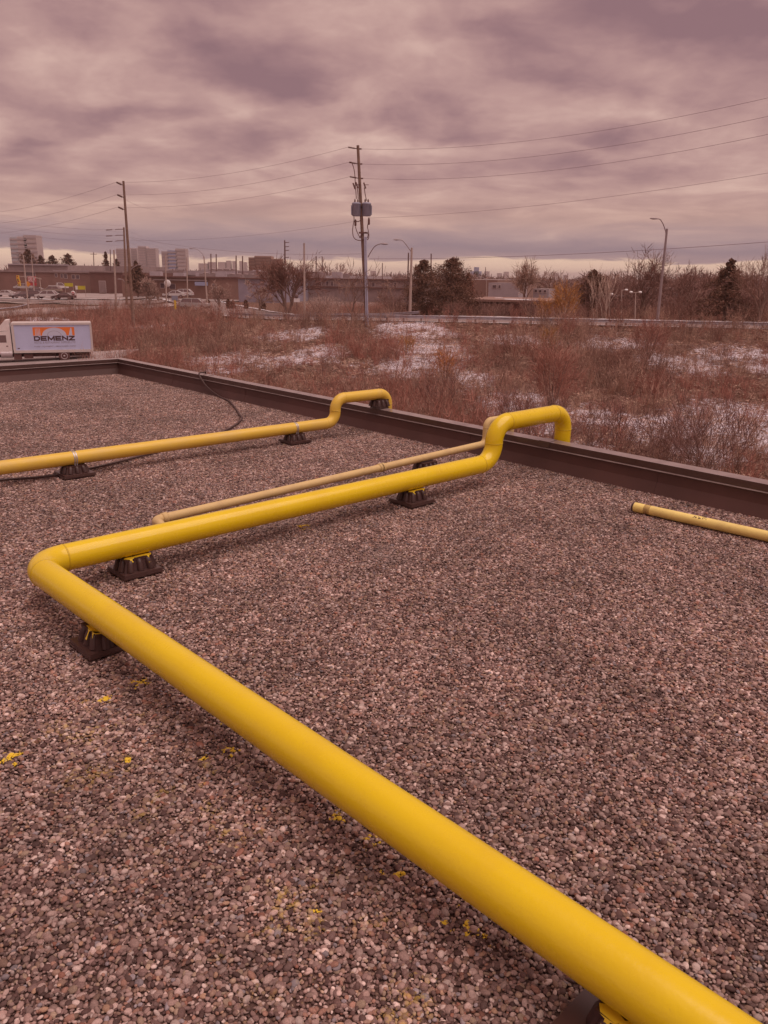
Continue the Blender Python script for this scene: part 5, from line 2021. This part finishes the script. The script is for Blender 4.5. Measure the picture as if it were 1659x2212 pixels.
def wheel(parent, c, r, w_, side=-1, name='wheel', dual=False):
    """axle along local y"""
    c = Vector(c)
    o = MB().lathe(c - Vector((0, w_ / 2, 0)), [(r * .6, 0), (r * .93, .0), (r, w_ * .15), (r, w_ * .85), (r * .93, w_), (r * .6, w_)], 22, (0, 1, 0)).build(name, M_tyre, parent)
    rim = MB().lathe(c + Vector((0, side * w_ * .52, 0)), [(r * .60, -.02 * side), (r * .60, .01 * side), (r * .5, 0), (r * .42, -.05 * side), (r * .18, -.03 * side), (r * .14, .03 * side), (.01, .03 * side)], 18, (0, 1, 0))
    obj('rim', rim.mesh('rim', M_rim), o)
    return o


def text_mesh(txt, size, bold_x=1.0, offset=0.0):
    cu = bpy.data.curves.new('print', 'FONT')
    cu.body = txt; cu.size = size; cu.align_x = 'CENTER'; cu.offset = offset; cu.resolution_u = 3
    o = bpy.data.objects.new('print', cu)
    COL.objects.link(o)
    dg = bpy.context.evaluated_depsgraph_get()
    me = bpy.data.meshes.new_from_object(o.evaluated_get(dg))
    bpy.data.objects.remove(o, do_unlink=True)
    return me


pA = W(33, 775, 72.0); pB = W(202, 768, 74.4)
zt0 = tz(pA.x, pA.y)
pA = Vector((pA.x, pA.y, 0)); pB = Vector((pB.x, pB.y, 0))
tdir = (pB - pA).normalized()
TL = (pB - pA).length
z_road = W(118, 772, 72.8).z
truck = thing('box_truck', 'white blue box truck with orange DEMENZ cutlery logo parked below the roof corner', 'truck', (pA.x, pA.y, tz(pA.x, pA.y) + .17),
              math.atan2(tdir.y, tdir.x))
zT = truck.location.z
top_z = W(118, 702, 72.8).z - zT; bot_z = W(118, 757, 72.8).z - zT
BW = 2.5
m_ = MB().bbox((0, .02, bot_z), (TL, BW - .02, top_z)); m_.build('cargo_box', M_tbox, truck)
m_ = MB()
for z0, z1 in ((top_z - .02, top_z + .12), (bot_z - .22, bot_z + .02)):
    m_.bbox((-.04, -.05, z0), (TL + .04, BW + .05, z1))
m_.build('side_rail', M_ttrim, truck)
m_ = MB()
for x0, x1 in ((-.06, .16), (TL - .12, TL + .05)):
    MB().bbox((x0, -.03, bot_z + .02), (x1, .10, top_z - .02)).build('corner_post', M_ttrim, truck)
    MB().bbox((x0, BW - .10, bot_z + .02), (x1, BW + .03, top_z - .02)).build('corner_post', M_ttrim, truck)
MB().bbox((-.02, .02, top_z + .12), (TL + .02, BW - .02, top_z + .17)).build('box_roof', M_ttrim, truck)
m_ = MB()
for y in (.7, BW - .7):
    m_.bbox((-3.6, y - .06, bot_z - .62), (TL - .2, y + .06, bot_z - .35))
for x in np.arange(.5, TL, .9):
    m_.bbox((x - .05, .1, bot_z - .34), (x + .05, BW - .1, bot_z - .22))
m_.bbox((-.1, .1, bot_z - .80), (.55, .55, bot_z - .3)); m_.bbox((.75, .15, bot_z - .72), (1.5, .5, bot_z - .32))
m_.build('chassis', M_tdark, truck)
m_ = MB()
m_.bbox((TL - .32, .15, bot_z - 1.0), (TL - .26, .25, bot_z - .2)); m_.bbox((TL - .06, .15, bot_z - 1.0), (TL, .25, bot_z - .2))
m_.bbox((TL - .06, .15, bot_z - 1.02), (TL, BW - .15, bot_z - .9))
m_.build('rear_bumper', M_ttrim, truck)
rw = .50
ax_x = (138 - 33) / (202 - 33) * TL
for yy in (.14, BW - .14):
    wheel(truck, (ax_x, yy, rw), rw, .28, -1 if yy < 1 else 1)
    wheel(truck, (ax_x, yy + (.32 if yy < 1 else -.32), rw), rw, .28, -1 if yy < 1 else 1)
MB().bbox((ax_x - .9, .05, bot_z - .3), (ax_x + .85, .5, bot_z - .22)).build('mudguard', M_tdark, truck)
MB().bbox((ax_x + .66, .05, .35), (ax_x + .70, .6, bot_z - .22)).build('mud_flap', M_tdark, truck)
MB().bbox((ax_x - .78, .05, .35), (ax_x - .74, .6, bot_z - .22)).build('mud_flap', M_tdark, truck)
# cab ahead of the box (towards the left)
cabw = 2.35; y0 = (BW - cabw) / 2
prof = [(-.15, .75), (-.15, 2.65), (-.35, 2.78), (-1.25, 2.70), (-1.75, 2.02), (-3.1, 1.78), (-3.35, 1.55), (-3.42, .75)]
MB().prism([(x, z) for x, z in prof], (0, y0, 0), (1, 0, 0), (0, 0, 1), (0, 1, 0), cabw).build('cab', M_cab, truck)
MB().prism([(-.2, 2.80), (-.2, 3.72), (-.55, 3.70), (-1.25, 2.9), (-1.2, 2.76)], (0, y0 + .12, 0), (1, 0, 0), (0, 0, 1), (0, 1, 0), cabw - .24).build('roof_deflector', M_cab, truck)
for s, yy in ((1, y0 - .02), (-1, y0 + cabw + .02)):
    o = MB().prism([(-.42, 1.30), (-.42, 2.5), (-1.22, 2.5), (-1.72, 1.95), (-1.72, .9), (-.42, .9)], (0, yy, 0), (1, 0, 0), (0, 0, 1), (0, s, 0), .03)
    d_ = o.build('door', M_cab, truck)
    obj('side_window', MB().prism([(-.55, 1.78), (-.55, 2.42), (-1.16, 2.42), (-1.58, 1.92), (-1.58, 1.78)], (0, yy - s * .012, 0), (1, 0, 0), (0, 0, 1), (0, s, 0), .02).mesh('side_window', M_cglass), d_)
    obj('handle', MB().bbox((-.62, yy - s * .03, 1.42), (-.47, yy, 1.5)).mesh('handle', M_tdark), d_)
MB().prism([(-1.30, 2.60), (-1.72, 2.06), (-1.755, 2.07), (-1.335, 2.63)], (0, y0 + .15, 0), (1, 0, 0), (0, 0, 1), (0, 1, 0), cabw - .3).build('windscreen', M_cglass, truck)
MB().sweep([(-1.15, y0 + .18, .75), (-.2, y0 + .18, .75)], .30, 16).build('fuel_tank', M_rim, truck)
MB().bbox((-1.3, y0 - .02, .34), (-.1, y0 + .35, .42)).build('step', M_ttrim, truck)
for yy in (y0 + .16, y0 + cabw - .16):
    wheel(truck, (-2.45, yy, rw), rw, .28, -1 if yy < 1 else 1)
    o = MB()
    arc = [(-2.45 + .62 * math.cos(math.radians(q)), .55 + .62 * math.sin(math.radians(q))) for q in range(0, 181, 15)]
    arc2 = [(-2.45 + .56 * math.cos(math.radians(q)), .55 + .56 * math.sin(math.radians(q))) for q in range(180, -1, -15)]
    o.prism(arc + arc2, (0, yy - .2, 0), (1, 0, 0), (0, 0, 1), (0, 1, 0), .4).build('wheel_arch', M_cab, truck)
for yy in (y0 + .25, y0 + cabw - .25):
    MB().bbox((-3.46, yy - .18, 1.05), (-3.40, yy + .18, 1.28)).build('headlight', M_lampw, truck)
MB().bbox((-3.6, y0, .5), (-3.38, y0 + cabw, .82)).build('front_bumper', M_ttrim, truck)
MB().prism([(-1.62, 1.85), (-1.62, 2.35), (-1.74, 2.35), (-1.74, 1.85)], (0, y0 - .34, 0), (1, 0, 0), (0, 0, 1), (0, 1, 0), .22).build('mirror', M_tdark, truck)
MB().bbox((-.36, .1, 2.60), (-.16, BW - .1, 3.2)).build('refrigeration_unit', M_cab, truck)

# print on the side (front of the box is y = 0)
fx = lambda px: (px - 33) / (202 - 33) * TL
fz = lambda py: W(118, py, 72.8).z - zT
X0, X1 = fx(76), fx(165); Z0, Z1 = fz(725.6), fz(707.5)
art = MB().prism([(X0, Z0), (X1, Z0), (X1, Z1), (X0, Z1)], (0, .018, 0), (1, 0, 0), (0, 0, 1), (0, -1, 0), .002)
logo = art.build('logo_panel', M_orng, truck)
def flatprint(name, pts_, lift, m):
    obj(name, MB().prism(pts_, (0, .018, 0), (1, 0, 0), (0, 0, 1), (0, -1, 0), lift).mesh(name, m), logo)
cxm = fx(121); R0 = (Z1 - Z0) * .94; RX = fx(147) - cxm
arcp = [(cxm + RX * math.cos(math.radians(q)), Z0 + R0 * math.sin(math.radians(q))) for q in range(0, 181, 6)]
flatprint('plate_shape', arcp, .004, M_wprint)
a1 = [(cxm + RX * .58 * math.cos(math.radians(q)), Z0 + R0 * .60 * math.sin(math.radians(q))) for q in range(0, 181, 6)]
a2 = [(cxm + RX * .55 * math.cos(math.radians(q)), Z0 + R0 * .565 * math.sin(math.radians(q))) for q in range(180, -1, -6)]
flatprint('plate_ring', a1 + a2, .006, M_print2)
for k in range(4):
    x = fx(81 + k * 2.9); w_ = fx(1.7) - fx(0)
    flatprint('fork_tine', [(x, Z0), (x + w_, Z0), (x + w_ * .75, Z1 - .1), (x + w_ * .25, Z1 - .1)], .004, M_wprint)
flatprint('knife_shape', [(fx(152), Z0), (fx(160), Z0), (fx(159), Z1 - .08), (fx(157), Z1 - .06), (fx(154), Z0 + .3)], .004, M_wprint)
# the big name: strokes of even weight
ST = {'D': [[(0, 0), (0, 1)], [(0, 1), (.62, 1), (.92, .72), (.92, .28), (.62, 0), (0, 0)]],
      'E': [[(0, 0), (0, 1)], [(0, 1), (.9, 1)], [(0, .5), (.8, .5)], [(0, 0), (.9, 0)]],
      'M': [[(0, 0), (0, 1)], [(0, 1), (.55, .12)], [(.55, .12), (1.1, 1)], [(1.1, 1), (1.1, 0)]],
      'N': [[(0, 0), (0, 1)], [(0, 1), (.9, 0)], [(.9, 0), (.9, 1)]],
      'Z': [[(0, 1), (.9, 1)], [(.9, 1), (0, 0)], [(0, 0), (.9, 0)]]}
word = 'DEMENZ'; gap = .36
tw = sum((1.1 if c == 'M' else .92) for c in word) + gap * (len(word) - 1)
LX0, LX1 = fx(78.3), fx(163.3); LZ0, LZ1 = fz(735.4), fz(727.9)
sx_ = (LX1 - LX0) / tw; sz_ = LZ1 - LZ0
x_ = 0.0
for c in word:
    m_ = MB(); q_ = 0
    for path in ST[c]:
        for (xa, za), (xb, zb_) in zip(path[:-1], path[1:]):
            p = Vector((LX0 + (x_ + xa) * sx_, 0, LZ0 + za * sz_)); q = Vector((LX0 + (x_ + xb) * sx_, 0, LZ0 + zb_ * sz_))
            d = (q - p).normalized(); s_ = Vector((-d.z, 0, d.x)) * .058
            p -= d * .058; q += d * .058
            yy = .012 - .0008 * q_; q_ += 1
            m_.quad(*[tuple(v + Vector((0, yy, 0))) for v in (p - s_, q - s_, q + s_, p + s_)])
    m_.build('letter', M_print, truck)
    x_ += (1.1 if c == 'M' else .92) + gap
for txt, yc, size, wtot, m, off in (('HOTEL & RESTAURANT SUPPLIES LTD', 742.6, .5, fx(165) - fx(77), M_print2, .0),
                                   ('FOOD • EQUIPMENT • SMALLWARES • PAPER', 750.8, .3, fx(166) - fx(77), M_print2, .006)):
    me = text_mesh(txt, 1.0, offset=off)
    V = np.array([v.co[:] for v in me.vertices])
    x0, x1 = V[:, 0].min(), V[:, 0].max(); y0_, y1_ = V[:, 1].min(), V[:, 1].max()
    hpx = {1: 10.2, .5: 4.4, .3: 3.2}[size]
    hh = fz(700) - fz(700 + hpx)
    V2 = np.empty_like(V)
    V2[:, 0] = (V[:, 0] - (x0 + x1) / 2) / (x1 - x0) * wtot + fx(121)
    V2[:, 1] = .012
    V2[:, 2] = (V[:, 1] - y0_) / (y1_ - y0_) * hh + fz(yc) - 0
    for v, c in zip(me.vertices, V2):
        v.co = c
    me.materials.clear(); me.materials.append(m)
    obj('lettering', me, truck)
MB().bbox((.30, .005, bot_z + .15), (.48, .02, bot_z + .23)).build('marker_plate', M_tdark, truck)


# ---- cars
def car(label, px, py, D, rz, col, kind='suv', nm='parked_car', group=None, dz=0.0):
    paint_ = mat(kind + '_car_paint', col, 0.3, 0.0, 0.04, 2, coat=.5)
    v = W(px, py, D); v.z = max(v.z, tz(v.x, v.y) + .2) + dz
    t_ = thing(nm, label, 'car', v, rz, group)
    L, Wd = (4.7, 1.85)
    if kind == 'suv':
        low = [(-2.35, .45), (-2.32, .85), (-1.35, 1.02), (1.9, 1.05), (2.32, .95), (2.36, .45)]
        top_ = [(-1.30, 1.02), (-.55, 1.62), (1.5, 1.66), (2.12, 1.04)]
    elif kind == 'sedan':
        low = [(-2.35, .42), (-2.32, .72), (-1.2, .90), (1.55, .95), (2.3, .88), (2.36, .42)]
        top_ = [(-1.15, .90), (-.35, 1.40), (.85, 1.42), (1.7, .94)]
    elif kind == 'van':
        low = [(-2.4, .45), (-2.38, .9), (-1.6, 1.08), (2.3, 1.15), (2.42, 1.0), (2.42, .45)]
        top_ = [(-1.6, 1.08), (-.75, 1.72), (1.95, 1.74), (2.34, 1.14)]
    else:
        low = [(-2.4, .5), (-2.38, .95), (-1.5, 1.1), (2.5, 1.1), (2.6, 1.0), (2.6, .5)]
        top_ = [(-1.45, 1.1), (-.75, 1.8), (.45, 1.82), (.6, 1.1)]
    m_ = MB(); y = Wd / 2
    # body: two side profiles with a rounded shoulder
    ring = []
    for yy, sc_ in ((-y + .02, .90), (-y, 1.0), (y, 1.0), (y - .02, .90)):
        ring.append(yy)
    m_.prism(low, (0, -y, 0), (1, 0, 0), (0, 0, 1), (0, 1, 0), Wd)
    m_.build('body', paint_, t_)
    i = MB()
    n = len(top_)
    for s in (-1, 1):
        i.v += [(x, s * (y - .06 - (.16 if z > 1.2 else 0)), z) for x, z in top_]
    i.face(range(n)); i.face([n + k for k in range(n)][::-1])
    for k in range(n - 1):
        i.face((k, n + k, n + k + 1, k + 1))
    i.build('windows', M_cglass, t_)
    rx0, rx1 = top_[1][0], top_[2][0]; zr_ = max(top_[1][1], top_[2][1])
    rf_ = MB().prism([(rx0 - .03, zr_ - .05), (rx1 + .03, zr_ - .03), (rx1, zr_ + .04), (rx0 + .1, zr_ + .03)], (0, -y + .2, 0), (1, 0, 0), (0, 0, 1), (0, 1, 0), Wd - .4)
    rf_.build('roof', paint_, t_)
    p_ = MB()
    for s in (-1, 1):
        ys_ = s * (y - .13)
        for (xa, za), (xb, zb_) in ((top_[0], top_[1]), (top_[3], top_[2]), ((.35, top_[0][1]), (.4, zr_))):
            p_.sweep([(xa, s * (y - .055), za), (xb, s * (y - .21), zb_)], .05, 5)
    p_.build('pillar', paint_, t_)
    for s in (-1, 1):
        for x in (-1.45, 1.45):
            wheel(t_, (x, s * (y - .1), .34), .34, .22, s)
        MB().bbox((-2.37, s * .72 - .14, .66), (-2.28, s * .72 + .14, .80)).build('headlight', M_lampw, t_)
        MB().bbox((2.28, s * .74 - .12, .76), (2.375, s * .74 + .12, .94)).build('tail_light', M_tail, t_)
    MB().bbox((-2.40, -.8, .36), (-2.30, .8, .52)).build('bumper', M_tdark, t_)
    MB().bbox((2.30, -.8, .36), (2.41, .8, .52)).build('bumper', M_tdark, t_)
    return t_


M_tail = mat('red_tail_light', (.35, .03, .03), 0.3, 0, 0)
WHT, SIL, DKG, BLK, TAN_ = (.66, .60, .60), (.44, .39, .39), C(104, 76, 76, .8), C(84, 52, 50, .8), C(140, 108, 98, .8)
gcar = 'cars at the junction on the left'
car('white SUV side-on at the junction on the left, nose to the left', 102, 645, 178, .02, WHT, 'suv', group=gcar)
car('black sedan right behind the white SUV, nose to the left', 139, 647, 177, .0, BLK, 'sedan', group=gcar)
car('dark SUV ahead of the white SUV at the left junction', 72, 645, 181, .03, DKG, 'suv', group=gcar)
car('dark grey sedan nose-on left of the dark SUV', 46, 644, 183, .9, DKG, 'sedan', group=gcar)
car('pale pinkish car cut by the left edge of the picture', 12, 641, 186, .0, WHT, 'sedan', group=gcar)
car('tan SUV parked behind the white SUV', 113, 633, 206, .0, TAN_, 'suv', group=gcar)
car('pale car parked by the brick wall behind the dark cars', 50, 626, 235, .1, SIL, 'van', group=gcar)
car('dark car parked in front of the red sign', 80, 632, 222, .0, DKG, 'sedan', group=gcar)
car('white pickup with a tall cab parked in front of the yellow banners', 128, 626, 222, math.pi + .5, WHT, 'pickup', group=gcar)
car('silver white minivan driving on the road in front of the cypress row', 422, 667.5, 140, math.pi - .06, SIL, 'van', 'minivan')
gc2 = 'cars behind the cypress row'
car('white car glimpsed behind the cypress row, the left one', 377, 643, 172, .1, WHT, 'sedan', group=gc2)
car('white SUV glimpsed behind the cypress row, the right one', 394, 642, 174, .05, WHT, 'suv', group=gc2)

# ---- signs
M_signw = mat('white_sign', (.72, .66, .66), 0.5, 0, 0)
M_signr = mat('red_sign', (.42, .05, .06), 0.5, 0, 0)
M_signy = mat('yellow_banner', (.50, .42, .03), 0.6, 0, .1, 1)
M_sigy = mat('amber_signal_yellow', (.78, .50, .06), 0.5, 0, 0)
M_sigo = mat('orange_warning_sign', (.75, .30, .05), 0.5, 0, 0)


def post_sign(name, label, cat, px, py_top, py_base, D, r=.045, m=None):
    b = W(px, py_base, D); b.z = min(b.z, tz(b.x, b.y))
    t_ = thing(name, label, cat, b)
    h = W(px, py_top, D).z - b.z
    MB().sweep([(0, 0, -.2), (0, 0, h)], r, 8).build('post', m or M_conc, t_)
    return t_, h


t_, h = post_sign('no_entry_sign', 'round white and red no entry sign on a thin post beside the black sedan', 'road sign', 161, 630, 661, 128)
hc = W(161, 633.5, 128).z - t_.location.z
s_ = MB().lathe((0, -.06, hc), [(.005, .03), (.37, .03), (.37, 0), (.005, 0)], 24, (0, -1, 0)).build('sign_plate', M_signw, t_)
obj('red_disc', MB().lathe((0, -.093, hc), [(.24, .0), (.24, .004), (.002, .004)], 22, (0, -1, 0)).mesh('red_disc', M_signr), s_)
obj('white_bar', MB().bbox((-.19, -.103, hc - .045), (.19, -.099, hc + .045)).mesh('white_bar', M_signw), s_)
# red sign with white illegible lettering
t_, h = post_sign('pylon_sign', 'red pylon sign with two rows of white lettering in front of the brick building', 'sign', 72.5, 597, 630, 232, .12)
zc = lambda y: W(72.5, y, 232).z - t_.location.z
wS = 17 * 232 / FPX / 2
pan = MB().bbox((-wS, -.25, zc(609.5)), (wS, -.05, zc(596.5))).build('sign_panel', M_signr, t_)
rr = random.Random(2)
for row, (ya, yb) in enumerate(((598, 602.3), (603.3, 608.4))):
    x = -wS * .86
    while x < wS * .8:
        w_ = rr.uniform(.28, .5)
        z0, z1 = zc(yb), zc(ya)
        m_ = MB()
        m_.bbox((x, -.27, z0), (x + .09, -.252, z1)); m_.bbox((x + w_ - .11, -.27, z0), (x + w_ - .02, -.252, z1))
        q = rr.choice((.45, .05, .9)); zq = z0 + (z1 - z0) * q
        m_.bbox((x + .09, -.27, zq - .06), (x + w_ - .11, -.252, zq + .06))
        obj('white_letter', m_.mesh('white_letter', M_signw), pan)
        x += w_ + .10
MB().bbox((-wS, -.25, zc(617)), (wS, -.05, zc(610.8))).build('sign_panel', M_signr, t_)
# banners on the yard fence
for px0, px1, y0_, y1_, lb_ in ((140.5, 158, 611.5, 619, 'left yellow banner hanging on the yard fence below the brick wall'), (164, 184.5, 617.5, 625.5, 'right yellow banner with a white end on the yard fence')):
    D = 212
    b = W((px0 + px1) / 2, y1_ + 3, D); b.z = min(b.z, tz(b.x, b.y))
    t_ = thing('banner', lb_, 'banner', b)
    hw = (px1 - px0) / 2 * D / FPX; z0 = W((px0 + px1) / 2, y1_, D).z - b.z; z1 = W((px0 + px1) / 2, y0_, D).z - b.z
    if 'white end' in lb_:
        MB().bbox((-hw, -.05, z0), (-hw * .55, 0, z1)).build('white_panel', M_signw, t_)
        MB().bbox((-hw * .55, -.05, z0), (hw, 0, z1)).build('banner_cloth', M_signy, t_)
    else:
        MB().bbox((-hw, -.05, z0), (hw, 0, z1)).build('banner_cloth', M_signy, t_)
    for s in (-1, 1):
        MB().sweep([(s * hw * .96, .05, -.1), (s * hw * .96, .05, z1 + .1)], .05, 6).build('post', M_conc, t_)
# traffic lights
b = W(93 * .98, 642, 190)
t_, h = post_sign('traffic_light', 'yellow traffic lights hanging from a mast arm at the left junction', 'traffic light', 92 * .98, 600, 642, 190, .11)
def sig(px, y0_, y1_):
    c = W(px, (y0_ + y1_) / 2, 190) - t_.location; hh = (y1_ - y0_) / 2 * 190 / FPX
    o = MB().box((c.x, c.y, c.z), (.55, .35, hh * 2)).build('signal_head', M_sigy, t_)
    for k, m in enumerate((M_signr, M_sigo, M_glass)):
        obj('lens', MB().lathe((c.x, c.y - .18, c.z + hh * (.62 - .62 * k)), [(.16, 0), (.16, -.05 * -1), (.02, .06)], 10, (0, -1, 0)).mesh('lens', m), o)
sig(38.8, 595.5, 606); sig(41.5, 606, 617.5)
pa = W(90, 603, 190) - t_.location; pb_ = W(41, 598, 190) - t_.location
MB().sweep([pa, pa.lerp(pb_, .5) + up * .4, pb_], [.08, .06, .05], 8).build('mast_arm', M_conc, t_)
t_, h = post_sign('warning_sign', 'small orange warning sign beside the leftmost lamp pole', 'road sign', 64, 608, 645, 185, .05)
hc = W(64, 613.5, 185).z - t_.location.z
MB().prism([(-.65, 0), (0, -.65), (.65, 0), (0, .65)], (0, -.06, hc), (1, 0, 0), (0, 0, 1), (0, -1, 0), .03).build('sign_plate', M_sigo, t_)
# white round sign on the concrete pole, yellow marker, small white plate
t_, h = post_sign('round_sign', 'white rounded sign with dark bracket in front of the brown factory', 'sign', 364, 606, 645, 166, .06, M_dkpole)
MB().lathe((0, -.1, W(364, 612, 166).z - t_.location.z), [(.02, .06), (.66, .06), (.70, 0), (.02, 0)], 20, (0, -1, 0)).build('sign_face', M_signw, t_)
MB().bbox((-.35, -.12, W(364, 622, 166).z - t_.location.z), (.35, -.02, W(364, 617.5, 166).z - t_.location.z)).build('bracket', M_dkpole, t_)
t_, h = post_sign('marker_post', 'short yellow marker post with a small grey plate on the snowy road edge', 'marker', 378.5, 648, 660, 146, .20, M_sigy)
MB().bbox((-.55, -.12, h - .1), (.55, .05, h + .75)).build('sign_plate', M_can, t_)
t_, h = post_sign('small_sign', 'small white square sign on a post behind the far guardrail', 'sign', 641.5, 641, 664, 118, .05, M_dkpole)
MB().bbox((-.42, -.1, h - .75), (.42, -.04, h - .22)).build('sign_plate', M_signw, t_)
MB().lathe((0, -.1, h + .05), [(.26, 0), (.26, .05), (.02, .05)], 14, (0, -1, 0)).build('sign_disc', M_dkpole, t_)
# barrier beam of the left junction island
b = on_ground(60, 668)
t_ = thing('barrier_rail', 'low curved pale guardrail end on the traffic island at far left', 'guardrail', b)
P = [on_ground(x, y) - b for x, y in ((-10, 676), (30, 672), (50, 668), (60, 664), (62, 661))]
MB().sweep(spline([p + up * .62 for p in P], 8), .14, 6).build('rail_beam', M_rail, t_)
for p in P[1:]:
    MB().box(p + up * .25, (.16, .16, .9)).build('post', M_post, t_)


# ------------------------------------------------------------------ air
hz_m = bpy.data.materials.new('hazy_air'); hz_m.use_nodes = True
ht = hz_m.node_tree; ht.nodes.clear()
vo = ht.nodes.new('ShaderNodeVolumePrincipled')
vo.inputs['Color'].default_value = (0.95, 0.82, 0.80, 1)
vo.inputs['Density'].default_value = 0.00014
vo.inputs['Anisotropy'].default_value = 0.0
ho = ht.nodes.new('ShaderNodeOutputMaterial')
ht.links.new(vo.outputs[0], ho.inputs['Volume'])
haze = MB().bbox((-5300, -450, -9.5), (5300, 7100, 48)).build('haze', hz_m)
tag(haze, kind='stuff')
